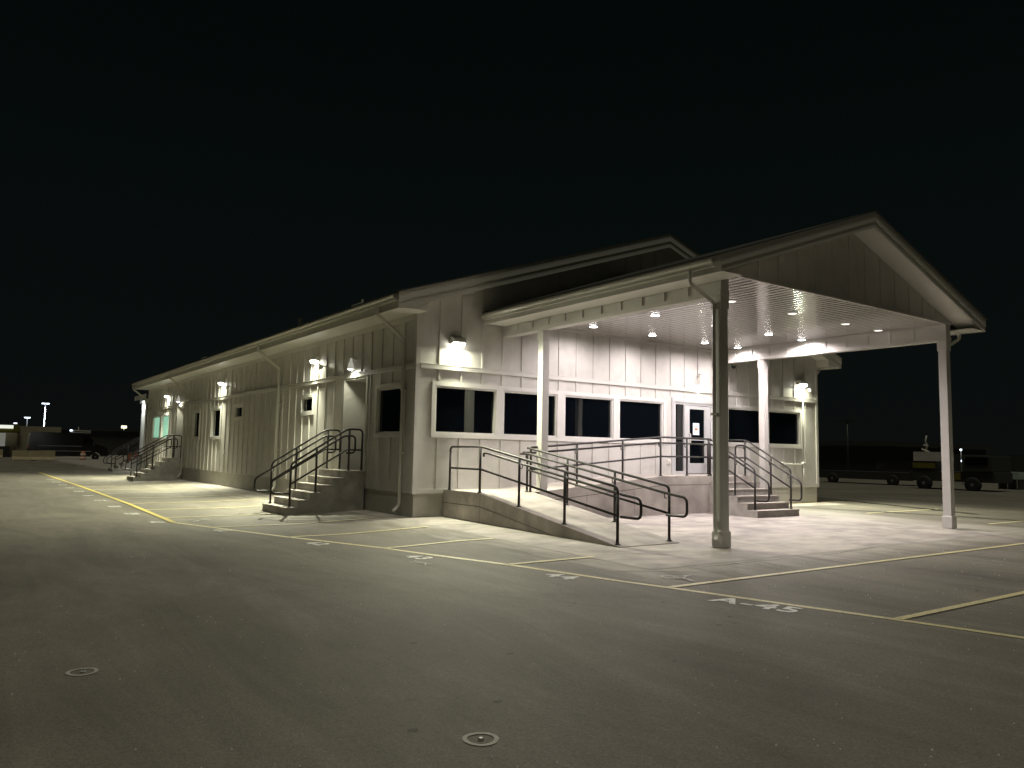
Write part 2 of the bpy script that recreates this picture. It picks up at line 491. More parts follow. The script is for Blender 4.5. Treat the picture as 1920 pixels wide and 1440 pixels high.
# survey rings
for i, (cx, cy) in enumerate([(-7.76, -9.55), (-6.055, -12.18)]):
    t = thing('survey_ring', ['faint painted ring with centre dot on asphalt at far left', 'brighter painted ring with centre dot on asphalt nearest the viewer'][i],
              'painted ring', (cx, cy, -.09), 'painted survey rings on the asphalt')
    b = MB(); n_ = 40; vs = []
    for j in range(n_):
        a = 2 * math.pi * j / n_; wob = 1 + .03 * math.sin(3 * a + i)
        vs += [(cx + math.cos(a) * .105 * wob, cy + math.sin(a) * .105 * wob, -.086), (cx + math.cos(a) * .078 * wob, cy + math.sin(a) * .078 * wob, -.086)]
    b.add(vs, [(2 * j, 2 * ((j + 1) % n_), 2 * ((j + 1) % n_) + 1, 2 * j + 1) for j in range(n_)])
    b.build('ring', 'wring', t)
    b = MB(); b.lathe([(.018, 0), (.018, .006), (.008, .009)], (cx, cy, -.088), 14); b.build('nail', 'pole', t)
# gravel glints, put in as near-white grit specks
b = MB()
for i in range(620):
    x = random.uniform(-9, 8); y = random.uniform(-14.5, -2 if random.random() < .3 else -8)
    if x > -.6 and y > -8.1: continue
    if (x - CAMP.x) * .5785 + (y - CAMP.y) * .8157 < 2: continue
    r = random.choice((.004, .005, .0055, .008)); z = gz(x, y) + .001; a = random.uniform(0, 3)
    P = [(x + r * math.cos(a + k * 2.1), y + r * math.sin(a + k * 2.1), z) for k in range(3)]
    b.add(P + [(x, y, z + r * 1.3)], [(0, 1, 3), (1, 2, 3), (2, 0, 3)])
g = b.build('grit', 'grit'); g['kind'] = 'stuff'; tag(g, 'tiny pale grit specks coloured in for glints on the asphalt', 'grit')
# dark strips across the ground on the right
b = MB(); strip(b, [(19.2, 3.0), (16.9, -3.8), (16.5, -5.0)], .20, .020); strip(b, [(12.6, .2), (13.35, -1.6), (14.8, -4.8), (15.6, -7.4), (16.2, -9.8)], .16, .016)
struct(b.build('dark_strips', 'patch'))
b = MB(); rr = random.Random(3)
def crack(x, y, dx, dy, k, w):
    P = [(x, y)]
    for _ in range(k): P.append((P[-1][0] + dx + rr.uniform(-.09, .09), P[-1][1] + dy + rr.uniform(-.09, .09)))
    for i_ in range(k): strip(b, P[i_:i_ + 2], w * rr.uniform(.5, 1.2), .003)
crack(-1.0, -7.9, .3, -.16, 5, .016); crack(.4, -8.2, .35, -.02, 6, .020); crack(3.4, -8.25, .4, .02, 5, .018); crack(-3.4, -8.4, .24, -.28, 5, .012)
crack(-4.9, -6.2, .30, -.5, 7, .009); crack(-7.4, -3, .7, -.3, 7, .012); crack(6.5, -8.9, .5, -.2, 8, .013)
for _ in range(26):
    x, y = rr.uniform(-7.5, 6), rr.uniform(-13.2, -8.6); r = rr.uniform(.012, .045); sq = rr.uniform(.5, 1)
    P = [(x + r * math.cos(a_) * rr.uniform(.7, 1.2), y + sq * r * math.sin(a_) * rr.uniform(.7, 1.2)) for a_ in [i_ * math.pi / 5 for i_ in range(10)]]
    b.add([(p_[0], p_[1], gz(*p_) + .0025) for p_ in P], [tuple(range(10))])
struct(b.build('asphalt_cracks', 'patch'))

# ------------------------------------------------------------------ building
WX, LY = 16.0, 32.07
ZB, ZS = .555, 4.77
def rz(x): return 5.15 + .333 * (min(x, 16 - x) + .75)          # roof top height
bld = thing('office_building', 'long single storey pale board and batten building with gabled roof and dark windows', 'building', (0, 0, 0))

def holed(b, P, u0, u1, v0, v1, holes, depth, nrm):
    """rectangular wall in (u,v) with recessed rectangular openings; P(u,v,d) gives a point d behind the face"""
    us = sorted({u0, u1, *[h[0] for h in holes], *[h[1] for h in holes]}); vs = sorted({v0, v1, *[h[2] for h in holes], *[h[3] for h in holes]})
    for i in range(len(us) - 1):
        for j in range(len(vs) - 1):
            cu, cv = (us[i] + us[i + 1]) / 2, (vs[j] + vs[j + 1]) / 2
            if any(h[0] < cu < h[1] and h[2] < cv < h[3] for h in holes): continue
            q = [P(us[i], vs[j], 0), P(us[i + 1], vs[j], 0), P(us[i + 1], vs[j + 1], 0), P(us[i], vs[j + 1], 0)]
            b.quad(*(q if nrm else q[::-1]))
    for h in holes:
        d = h[4] if len(h) > 4 else depth
        a, c, e_, f = h[:4]
        for (p, q) in (((a, e_), (c, e_)), ((c, e_), (c, f)), ((c, f), (a, f)), ((a, f), (a, e_))):
            w = [P(*p, 0), P(*q, 0), P(*q, d), P(*p, d)]
            b.quad(*(w[::-1] if nrm else w))

FP = lambda u, v, d: (u, d, v)      # front facade, y = 0, faces -y
SP = lambda u, v, d: (d, u, v)      # long wall, x = 0, faces -x
GLF = [(a - .045, c + .045) for a, c in ((.56, 2.22), (2.53, 4.18), (4.52, 6.19), (6.51, 8.19), (11.21, 12.87), (13.27, 14.93))]
GZ0, GZ1 = 1.965, 3.105
door_hole = (8.72, 10.42, 1.0, 3.16)
holesF = [(a, c, GZ0, GZ1) for a, c in GLF] + [door_hole]
OFF = 20.4
rec = [(2.69, 4.12), (2.69 + OFF, 4.12 + OFF)]
GLS = [(.64, 1.98, 2.0, 3.06), (6.53, 7.36, 2.70, 3.08), (13.72, 14.58, 2.72, 3.08), (16.72, 18.0, 2.0, 3.08), (20.14, 21.22, 2.0, 3.08),
       (26.4, 28.05, 2.0, 3.1), (28.6, 30.3, 2.0, 3.1)]
GLS = [(a - .04, c + .04, e_ - .04, f + .04) for a, c, e_, f in GLS]
holesS = [tuple(g) for g in GLS] + [(a, c, ZB + .001, 3.44, 1.15) for a, c in rec]

# front siding with gable top and battens
def gable_top(x): return rz(x) - .14
b = MB()
holed(b, FP, 0, WX, ZB, ZS, holesF, .09, True)
b.add([(0, 0, ZS), (WX, 0, ZS), (WX, 0, gable_top(WX)), (8, 0, gable_top(8)), (0, 0, gable_top(0))], [(0, 1, 2, 3, 4)])
b.quad((0, 0, ZB), (WX, 0, ZB), (WX, .03, ZB), (0, .03, ZB))
trimF = [(.42, 8.36, 1.87, 3.21), (8.58, 10.56, .9, 3.30), (11.06, 15.08, 1.87, 3.21)]
def batten_front(x, hw=.022, pr=.022):
    segs = [(ZB + .11, 3.49), (3.60, gable_top(x) - .30)]
    out = []
    for s0, s1 in segs:
        cuts = [(t[2], t[3]) for t in trimF if t[0] - .03 < x < t[1] + .03]
        cur = s0
        for c0, c1 in sorted(cuts):
            if c0 > cur: out.append((cur, min(c0, s1)))
            cur = max(cur, c1)
        if cur < s1: out.append((cur, s1))
    for a, c in out:
        if c - a > .03: b.box(x - hw, x + hw, -pr, -.0005, a, c)
k = 1
while k * .6115 < WX - .2: batten_front(k * .6115); k += 1
front = b.build('front_wall', 'siding', bld)
b = MB()
b.box(.09, WX - .09, -.045, -.001, 3.495, 3.595)                # band board
b.box(.09, WX - .09, -.048, -.001, 3.597, 3.612)
b.box(.09, WX - .09, -.030, -.001, ZB, ZB + .105)
b.box(-.03, .088, -.03, .0, ZB - .01, ZS); b.box(WX - .088, WX + .03, -.03, .0, ZB - .01, ZS)   # corner boards
b.box(-.03, -.001, .001, .10, ZB - .01, ZS)
b.build('trim_boards', 'trim', bld)

# long wall
b = MB()
holed(b, SP, 0, LY, ZB, ZS, holesS, .09, False)
b.quad((0, 0, ZB), (0, LY, ZB), (.03, LY, ZB), (.03, 0, ZB))
trimS = [(g[0] - .10, g[1] + .10, g[2] - .09, g[3] + .10) for g in GLS] + [(a - .06, c + .06, ZB, 3.5) for a, c in rec]
k = 1
while k * .6115 < LY - .2:
    y = k * .6115
    segs = []
    for s0, s1 in ((ZB + .02, 3.49), (3.60, ZS - .12)):
        cuts = [(t[2], t[3]) for t in trimS if t[0] - .03 < y < t[1] + .03]
        cur = s0
        for c0, c1 in sorted(cuts):
            if c0 > cur: segs.append((cur, min(c0, s1)))
            cur = max(cur, c1)
        if cur < s1: segs.append((cur, s1))
    for a, c in segs:
        if c - a > .03: b.box(-.028, -.0005, y - .022, y + .022, a, c)
    k += 1
b.build('side_wall', 'siding', bld)
b = MB()
cur = .11
for a, c in rec + [(LY - .1, LY)]:
    b.box(-.045, -.001, cur, c if c < LY - 1 else LY - .1, 3.495, 3.595) if False else None
b.box(-.045, -.001, .11, LY - .1, 3.495, 3.595)
b.box(-.055, -.001, .11, LY - .1, 3.597, 3.62)
b.box(-.03, -.001, LY - .1, LY + .03, ZB - .01, ZS)
b.box(-.03, -.001, .11, LY - .1, ZS - .14, ZS - .002)
for a, c in rec:
    b.box(-.032, -.001, a - .09, a, 1.01, 3.49); b.box(-.032, -.001, c, c + .09, 1.01, 3.49)
b.build('band_board', 'trim', bld)
# other two walls, foundation
b = MB()
b.quad((0, LY, ZB), (0, LY, ZS), (WX, LY, ZS), (WX, LY, ZB)); b.add([(0, LY, ZS), (0, LY, gable_top(0)), (8, LY, gable_top(8)), (WX, LY, gable_top(0)), (WX, LY, ZS)], [(0, 1, 2, 3, 4)])
b.quad((WX, 0, ZB), (WX, LY, ZB), (WX, LY, ZS + .3), (WX, 0, ZS + .3))
b.build('rear_wall', 'siding', bld)
b = MB(); b.box(.03, WX - .03, .03, LY - .03, -.15, ZB - .001)
b.build('foundation', 'foundation', bld)

# windows (frame mesh + pane + outer trim)
def window(kind, a, c, e_, f, P, sgn, m_glass='glass', trim=None, mull=False):
    def bx(bb, u0, u1, v0, v1, d0, d1):
        p, q = P(u0, v0, d0), P(u1, v1, d1); bb.box(p[0], q[0], p[1], q[1], p[2], q[2])
    w = MB()
    fr = .045
    for (u0, u1, v0, v1) in ((a, c, e_, e_ + fr), (a, c, f - fr, f), (a, a + fr, e_ + fr, f - fr), (c - fr, c, e_ + fr, f - fr)):
        bx(w, u0, u1, v0, v1, -.006, .075)
    if trim:
        t0, t1, t2, t3 = trim
        for (u0, u1, v0, v1) in ((t0, t1, t2, e_), (t0, t1, f, t3), (t0, a, e_, f), (c, t1, e_, f)):
            if u1 - u0 > .01 and v1 - v0 > .01: bx(w, u0, u1, v0, v1, -.034, -.002)
    o = w.build('window', 'vinyl', bld)
    g = MB(); bx(g, a + fr, c - fr, e_ + fr, f - fr, .055, .065)
    g.build('pane', m_glass, o)
    return o
for i, (a, c) in enumerate(GLF):
    if i < 4: L0 = .42 if i == 0 else (GLF[i - 1][1] + a) / 2; R0 = 8.36 if i == 3 else (c + GLF[i + 1][0]) / 2
    else: L0 = 11.06 if i == 4 else (GLF[4][1] + a) / 2; R0 = 15.08 if i == 5 else (c + GLF[5][0]) / 2
    window('window', a, c, GZ0, GZ1, FP, 1, trim=(L0, R0, 1.87, 3.21))
for i, g_ in enumerate(GLS):
    t = list(trimS[i])
    if i == 5: t[1] = 28.32
    if i == 6: t[0] = 28.32
    window('window', *g_, SP, 1, m_glass='greenglass' if i >= 5 else 'glass', trim=t)
# recess entries on the long wall: back wall + door, ceiling handled by reveal
for a, c in rec:
    b = MB(); b.quad((1.149, a, ZB), (1.149, c, ZB), (1.149, c, 3.44), (1.149, a, 3.44))
    b.build('entry_back_wall', 'siding', bld)
    dn = MB(); dn.box(1.09, 1.14, a + .25, c - .25, 1.0, 3.1); d = dn.build('door', 'alu', bld)
    h = MB(); h.tube(fillet([(1.09, a + .35, 1.95), (1.03, a + .35, 1.95), (1.03, a + .35, 2.25), (1.09, a + .35, 2.25)], .03), .012, 8); h.build('handle', 'alu', d)
    fl = MB(); fl.box(.02, 1.145, a + .003, c - .003, .96, .998); fl.build('entry_floor', 'concrete', bld)
# front storefront door
b = MB()
y0, y1 = -.012, .08
for (u0, u1, v0, v1) in ((8.72, 8.78, 1.0, 3.16), (8.78, 10.36, 3.09, 3.16), (10.36, 10.42, 1.0, 3.16), (9.155, 9.205, 1.0, 3.09), (8.78, 9.155, 1.0, 1.09)):
    b.box(u0, u1, y0, y1, v0, v1)
for (u0, u1, v0, v1) in ((8.60, 8.72, 1.0, 3.28), (10.42, 10.54, 1.0, 3.28), (8.72, 10.42, 3.16, 3.28)):
    b.box(u0, u1, -.036, -.002, v0, v1)
df = b.build('door_frame', 'alu', bld)
g = MB(); g.box(8.78, 9.155, .05, .06, 1.09, 3.09); g.build('pane', 'glass', df)
b = MB()
for (u0, u1, v0, v1) in ((9.21, 9.40, 1.02, 3.08), (10.07, 10.35, 1.02, 3.08), (9.40, 10.07, 1.02, 1.33), (9.40, 10.07, 2.97, 3.08)):
    b.box(u0, u1, 0, .045, v0, v1)
dd = b.build('door', 'alu', bld)
g = MB(); g.box(9.40, 10.07, .018, .026, 1.33, 2.97); g.build('pane', 'glass', dd)
h = MB(); h.tube(fillet([(9.34, 0, 1.92), (9.34, -.09, 1.92), (9.34, -.09, 2.22), (9.34, 0, 2.22)], .04), .014, 10)
h.build('handle', 'reflective', dd)
h = MB(); h.box(9.43, 10.04, -.012, .017, 2.02, 2.045); h.build('push_bar', 'alu', dd)
n_ = MB(); n_.box(9.56, 9.84, .008, .0165, 2.19, 2.55)
nt_ = n_.build('paper_notice', 'paper', None, origin=(9.7, .01, 2.2)); tag(nt_, 'small bluish white paper notice taped to the glass door', 'notice')
n_ = MB(); n_.box(9.64, 9.76, .004, .0078, 2.33, 2.40); n_.box(9.60, 9.80, .004, .0078, 2.44, 2.452); n_.box(9.60, 9.78, .004, .0078, 2.27, 2.28)
q = n_.build('printed_mark', 'paper_mark', nt_)

# soffits, fascia, rakes, roof
b = MB()
b.box(-.74, -.002, -.49, LY + .49, ZS, ZS + .02); b.box(WX + .002, WX + .74, -.49, LY + .49, ZS, ZS + .02)
for sx in (0, 1):
    f = (lambda x: x) if sx == 0 else (lambda x: 16 - x)
    for (ya_, yb_) in ((-.47, -.001), (LY + .001, LY + .47)):
        P = [(f(-.69), ya_, rz(-.69) - .38), (f(8), ya_, rz(8) - .38), (f(8), yb_, rz(8) - .38), (f(-.69), yb_, rz(-.69) - .38)]
        b.box(f(-.004), f(-.012), ya_, yb_, ZS + .021, rz(0) - .36)
        yc = ya_ - .012 if ya_ < 0 else yb_
        b.prism([(f(-.70), yc, ZS - .002), (f(-.001), yc, ZS - .002), (f(-.001), yc, rz(0) - .40), (f(-.70), yc, rz(-.70) - .40)], (0, .012, 0))
        b.quad(*(P if sx else P[::-1]))
b.build('soffit', 'soffit', bld)
b = MB()
b.box(-.77, -.742, -.5, LY + .5, ZS - .02, 5.10); b.box(WX + .742, WX + .77, -.5, LY + .5, ZS - .02, 5.10)
for sx in (0, 1):
    f = (lambda x: x) if sx == 0 else (lambda x: 16 - x)
    for yy, dy in ((-.5, .03), (LY + .47, .03)):
        b.prism([(f(-.74), yy, ZS - .02), (f(-.70), yy, ZS - .02), (f(8), yy, rz(8) - .42), (f(8), yy, rz(8) - .04), (f(-.74), yy, rz(-.74) - .04)], (0, dy, 0))
        y2 = yy - .02 if yy < 0 else yy + dy
        b.prism([(f(-.77), y2, rz(-.77) - .24), (f(8), y2, rz(8) - .24), (f(8), y2, rz(8) - .03), (f(-.77), y2, rz(-.77) - .03)], (0, .019, 0))
b.build('fascia', 'fascia', bld)
b = MB()
for sx in (0, 1):
    f = (lambda x: x) if sx == 0 else (lambda x: 16 - x)
    b.prism([(f(-.80), -.54, rz(-.80) - .028), (f(8), -.54, rz(8) - .028), (f(8), -.54, rz(8)), (f(-.80), -.54, rz(-.80))], (0, LY + 1.08, 0))
rf = b.build('roof', 'roof', bld)
b = MB(); b.lathe([(.06, 0), (.06, .5), (.065, .5)], (.6, 9.6, 5.5), 12); b.build('vent_pipe', 'vent', rf)
b = MB(); b.box(.0, .35, 3.3, 3.9, 5.42, 5.54); b.box(.15, .2, 3.55, 3.6, 5.5, 5.68); b.build('roof_vent', 'vent', rf)
b = MB(); b.box(-.1, .3, 19.3, 20.0, 5.36, 5.50); b.build('roof_vent', 'vent', rf)

def gutter(b, x, sx, y0, y1, z):
    """K-style gutter, outside at x, sx=-1 opens outward to -x"""
    pr = [(0, 0), (0, .125), (-.006, .125), (-.006, .01)]
    P = [(0, z), (.075, z), (.085, z + .05), (.115, z + .085), (.12, z + .125), (.105, z + .125), (.07, z + .06), (.065, z + .02), (0, z + .02)]
    poly = [(x + sx * p[0], y0, p[1]) for p in P]
    b.prism(poly, (0, y1 - y0, 0))
b = MB(); gutter(b, -.772, -1, -.42, LY + .4, 4.925); b.build('gutter', 'gutter', bld)
b = MB(); gutter(b, WX + .772, 1, -.42, LY + .4, 4.925); b.build('gutter', 'gutter', bld)
def downspout(pts, parent, w=.045, d=.035, name='downspout', straps=()):
    b = MB(); P = fillet(pts, .06, 3)
    b.tube(P, w, 4)
    for f in range(len(b.sm)): b.sm[f] = False
    for (cx, cy, cz, wx, wy) in straps: b.box(cx - wx, cx + wx, cy - wy, cy + wy, cz - .02, cz + .02)
    return b.build(name, 'gutter', parent)
for Y in (.50, 9.42, 22.75):
    downspout([(-.83, Y, 4.93), (-.83, Y, 4.74), (-.085, Y, 4.18), (-.085, Y, .26), (-.24, Y, .12)], bld, straps=[(-.06, Y, 3.0, .055, .075), (-.06, Y, 1.5, .055, .075)])
downspout([(-.83, LY + .1, 4.93), (-.83, LY + .1, 4.74), (-.09, LY + .12, 4.18), (-.09, LY + .12, .3)], bld)
downspout([(WX + .83, .4, 4.93), (WX + .83, .4, 4.74), (WX + .085, .4, 4.18), (WX + .085, .4, .26)], bld)
# outlets, conduits
b = MB(); b.box(8.40, 8.52, -.05, -.001, 1.30, 1.44); b.box(8.43, 8.49, -.09, -.05, 1.33, 1.41); b.build('outlet_cover', 'reflective', bld)
b = MB(); b.box(-.05, -.001, 15.8, 15.95, 1.28, 1.46); b.build('outlet_cover', 'reflective', bld)
b = MB(); b.tube([(15.13, -.035, 3.95), (15.13, -.035, 1.33)], .018, 8); b.tube([(15.13, -.04, 1.33), (13.92, -.04, 1.33)], .015, 8)
b.tube([(15.13, -.035, 1.33), (15.13, -.035, .4)], .016, 8)
for X in (15.13, 13.92): b.lathe([(.085, -.0), (.085, -.05), (.06, -.065)], (X, -.002, 1.33), 16, 'y')
b.build('conduit', 'trim', bld)

# ------------------------------------------------------------------ canopy
CX0, CX1, CYF, CYB, BZ, CZ = 2.55, 10.87, -6.82, -1.57, 4.456, 4.865
APX = 6.71
def cz_(x): return 6.74 - .350 * abs(x - APX)
can = thing('entrance_canopy', 'white gabled drive-through canopy on four square posts with glossy lit ceiling', 'canopy', (APX, CYF, gz(APX, CYF)))
def post(x, y):
    z0 = gz(x, y) + .012; s = .095; q = .118
    b = MB(); b.box(x - s, x + s, y - s, y + s, z0 + .30, BZ - .24)
    b.box(x - q, x + q, y - q, y + q, z0, z0 + .27)
    v = [(x + sx * q, y + sy * q, z0 + .27) for sx, sy in ((-1, -1), (1, -1), (1, 1), (-1, 1))] + [(x + sx * s, y + sy * s, z0 + .30) for sx, sy in ((-1, -1), (1, -1), (1, 1), (-1, 1))]
    b.add(v, [(i, (i + 1) % 4, (i + 1) % 4 + 4, i + 4) for i in range(4)])
    b.box(x - q + .006, x + q - .006, y - q + .006, y + q - .006, BZ - .24, BZ - .002)
    return b.build('post', 'trim', can, bevel=.004)
for x in (CX0, CX1):
    for y in (CYF, CYB): post(x, y)
for x in (CX0, CX1):
    b = MB(); h = .11
    b.box(x - h, x + h, CYF - .11, -.002, BZ, CZ + .12)
    for s in (-1, 1):
        f0 = x + s * h; f1 = x + s * (h + .018)
        b.box(f0, f1, CYF - .11, -.05, BZ + .004, BZ + .09)
        b.box(f0, f1, CYF - .11, -.05, CZ - .06, CZ - .004)
        yy = -.65
        while yy > CYF + .1:
            b.box(f0, x + s * (h + .02), yy - .02, yy + .02, BZ + .09, CZ - .06); yy -= .6115
    b.box(x - h, x + h, CYF - .128, CYF - .11, BZ + .004, BZ + .09)
    b.build('beam', 'trim', can)
# ceiling planks (grooved, slightly cupped), running front to back
b = MB(); x = CX0 + .11; pw = .203; X1 = CX1 - .11
prof = []
while x < X1 - .01:
    e1 = min(x + pw, X1); tilt = random.uniform(-.0005, .0005); cup = random.uniform(.0004, .0013)
    for t in (0, .04, .08, .3, .5, .7, .92, .96):
        g = .004 if t in (0,) else (.0012 if t in (.04, .96) else -cup * (1 - (2 * t - 1) ** 2)) + tilt * (t - .5)
        prof.append((x + (e1 - x) * t, CZ + g))
    x = e1
prof.append((X1, CZ + .004))
ysn = [-6.95, -.004]
vs = [(px, yy, pz) for yy in ysn for px, pz in prof]; k = len(prof)
b.add(vs, [(i, i + k, i + 1 + k, i + 1) for i in range(k - 1)], True)
b.build('ceiling', 'ceiling', can)
b = MB(); b.box(CX0 + .111, CX1 - .111, -.03, -.003, CZ - .045, CZ - .002)
b.build('ceiling_edge', 'trim', can)
# front gable panel with battens
b = MB()
gy = CYF - .13
b.prism([(CX0 - .115, gy, CZ - .005), (CX1 + .115, gy, CZ - .005), (CX1 + .115, gy, cz_(CX1) - .2), (APX, gy, cz_(APX) - .2), (CX0 - .115, gy, cz_(CX0) - .2)], (0, .035, 0))
x = CX0 + .35
while x < CX1 - .2:
    b.box(x - .02, x + .02, gy - .018, gy - .0005, CZ + .06, cz_(x) - .36); x += .6115
b.box(CX0 - .115, CX1 + .115, gy - .02, gy - .0006, CZ - .004, CZ + .055)
b.build('gable_panel', 'siding', can)
# rakes, fascia, soffits, roof
EX0, EX1, EY = 1.83, 11.59, -7.46
b = MB()
for s in (-1, 1):
    e_ = EX0 if s < 0 else EX1
    b.prism([(e_, EY, cz_(e_) - .33), (APX, EY, cz_(APX) - .36), (APX, EY, cz_(APX) - .03), (e_, EY, cz_(e_) - .03)], (0, .03, 0))
    b.prism([(e_ + s * .02, EY - .02, cz_(e_) - .22), (APX, EY - .02, cz_(APX) - .22), (APX, EY - .02, cz_(APX) - .025), (e_ + s * .02, EY - .02, cz_(e_) - .025)], (0, .019, 0))
    b.box(e_ + s * .001, e_ + s * .026, EY + .001, -.10, cz_(e_) - .33, cz_(e_) - .03)
b.build('fascia', 'fascia', can)
b = MB()
zs = cz_(EX0) - .31
b.box(EX0 + .002, CX0 - .132, EY + .032, -.11, zs, zs + .012); b.box(CX1 + .132, EX1 - .002, EY + .032, -.11, zs, zs + .012)
for s in (-1, 1):
    e_ = EX0 if s < 0 else EX1
    P = [(e_ - s * .1, EY + .031, cz_(e_) - .31), (APX, EY + .031, cz_(APX) - .33), (APX, gy - .001, cz_(APX) - .33), (e_ - s * .1, gy - .001, cz_(e_) - .31)]
    b.quad(*(P if s > 0 else P[::-1]))
b.build('soffit', 'soffit', can)
b = MB()
for s in (-1, 1):
    e_ = (EX0 - .05) if s < 0 else (EX1 + .05)
    b.prism([(e_, EY - .05, cz_(e_) - .024), (APX, EY - .05, cz_(APX) - .024), (APX, EY - .05, cz_(APX)), (e_, EY - .05, cz_(e_))], (0, -EY + .05 - .004, 0))
b.build('roof', 'roof', can)
b = MB(); gutter(b, EX0 - .028, -1, EY + .12, -.12, 4.80); b.build('gutter', 'gutter', can)
b = MB(); gutter(b, EX1 + .028, 1, EY + .12, -.12, 4.80); b.build('gutter', 'gutter', can)
z0 = gz(CX0, CYF) + .012
downspout([(EX0 - .09, CYF + .0, 4.81), (EX0 - .09, CYF + .0, 4.60), (CX0 - .150, CYF + .02, 4.33), (CX0 - .150, CYF + .02, z0 + .36), (CX0 - .175, CYF - .04, z0 + .22), (CX0 - .24, CYF - .06, z0 + .14)], can, w=.042,
          straps=[(CX0 - .135, CYF + .02, 2.3, .05, .06)])
downspout([(EX1 + .09, CYF, 4.81), (EX1 + .09, CYF, 4.60), (CX1 + .150, CYF, 4.33), (CX1 + .150, CYF, z0 + .36), (CX1 + .27, CYF, z0 + .18)], can, w=.042)

# recessed ceiling lights
def can_light(x, y, lit, label):
    t = thing('recessed_light', label, 'ceiling light', (x, y, CZ), 'round recessed lights in the canopy ceiling')
    b = MB(); b.lathe([(.115, -.004), (.118, -.012), (.100, -.022)], (x, y, CZ), 28); b.build('trim_ring', 'vinyl', t)
    b = MB(); b.lathe([(.096, -.0225), (.094, -.026), (.05, -.029), (.005, -.030)], (x, y, CZ), 28); b.build('lens', 'canlens' if lit else 'dimlens', t)
    if lit: spot('lamp', (x, y, CZ - .07), (0, 0, -1), CAN_W * (.38 if y > -2 else 1.25), CAN_COL, R(172), .6, .08, t)
rows = [(-1.0, 'against the building wall'), (-3.2, 'in the middle row'), (-5.42, 'in the front row')]
colsx = [(4.61, 'leftmost'), (6.77, 'second from left'), (8.93, 'third from left'), (10.42, 'rightmost, close by the right beam')]
for y, rn in rows:
    for x, cn in colsx:
        lit = y > -5
        can_light(x, y, lit, ('bright ' if lit else 'dim ') + 'round ceiling light ' + rn + ', ' + cn)

# ------------------------------------------------------------------ wall lights
def wall_pack(x, y, z, face, label, fl=1.0):
    t = thing('wall_light', label, 'wall light', (x, y, z), 'box wall lights high on the siding')
    o = Vector(face); s = Vector((abs(o.y), abs(o.x), 0))
    def P(a, c, h): return Vector((x, y, z)) + s * a + o * c + Vector((0, 0, h))
    b = MB()
    pr = [(.0, -.03), (.0, .14), (.08, .14), (.17, .10), (.20, .03), (.19, .0), (.05, -.03)]
    b.prism([P(-.17, c, h) for c, h in pr], s * .34); b.build('housing', 'cabinet', t)
    b = MB(); b.prism([P(-.14, .05, -.032), P(-.14, .185, -.003), P(-.14, .175, -.07), P(-.14, .06, -.085)], s * .28); b.build('lens', 'lens', t)
    d = bpy.data.lights.new('lamp', 'AREA'); d.shape = 'RECTANGLE'; d.size = .28; d.size_y = .14; d.energy = PACK_W; d.color = PACK_COL
    l = bpy.data.objects.new('lamp', d); COL.objects.link(l); l.parent = t
    v = o * .42 + Vector((0, 0, -1)); l.rotation_mode = 'QUATERNION'; l.rotation_quaternion = v.to_track_quat('-Z', 'Y' if abs(o.y) else 'X')
    l.location = o * .12 + Vector((0, 0, -.10))
    # wide cut-off flood toward the lot
    spot('flood', P(0, .19, -.10), (o.x, o.y, -1.0), FLOOD_W * fl, PACK_COL, R(126), .9, .05, t)
wall_pack(1.06, -.002, 4.17, (0, -1, 0), 'bright box wall light above the leftmost front window', .30)
wall_pack(15.03, -.002, 4.10, (0, -1, 0), 'bright box wall light at the right end of the front wall', .5)
wall_pack(-.002, 6.25, 4.20, (-1, 0, 0), 'bright box wall light on the long side nearest the corner, above the small window')
wall_pack(-.002, 16.5, 4.17, (-1, 0, 0), 'bright box wall light midway along the long side wall')
wall_pack(-.002, 26.8, 4.14, (-1, 0, 0), 'bright box wall light above the green lit window')

def bell(x, y, z, face, label):
    t = thing('sconce', label, 'wall light', (x, y, z), 'small bell sconces above the doors')
    o = Vector(face)
    b = MB(); c = Vector((x, y, z)) + o * .13
    b.lathe([(.03, .30), (.035, .22), (.06, .18), (.095, .02), (.11, 0), (.10, .0), (.085, .02), (.05, .17)], c, 22); b.build('shade', 'bellshade', t)
    b = MB(); b.tube(fillet([Vector((x, y, z + .28)) + o * .002, Vector((x, y, z + .36)) + o * .06, c + Vector((0, 0, .30))], .04), .014, 8)
    b.lathe([(.05, 0), (.05, .03)], Vector((x, y, z + .26)) + o * .015, 12); b.build('bracket', 'cabinet', t)
    b = MB(); b.lathe([(.01, -.03), (.045, -.015), (.055, .03), (.03, .09)], c, 16); b.build('bulb', 'bulb', t)
    spot('lamp', c + Vector((0, 0, -.06)), (0, 0, -1), BELL_W, PACK_COL, R(165), .4, .04, t)
bell(9.77, -.03, 3.72, (0, -1, 0), 'bell shaped sconce above the front glass door')
bell(-.03, 3.42, 3.70, (-1, 0, 0), 'bell shaped sconce above the nearer side entry')
bell(-.03, 3.42 + OFF, 3.70, (-1, 0, 0), 'bell shaped sconce above the farther side entry')

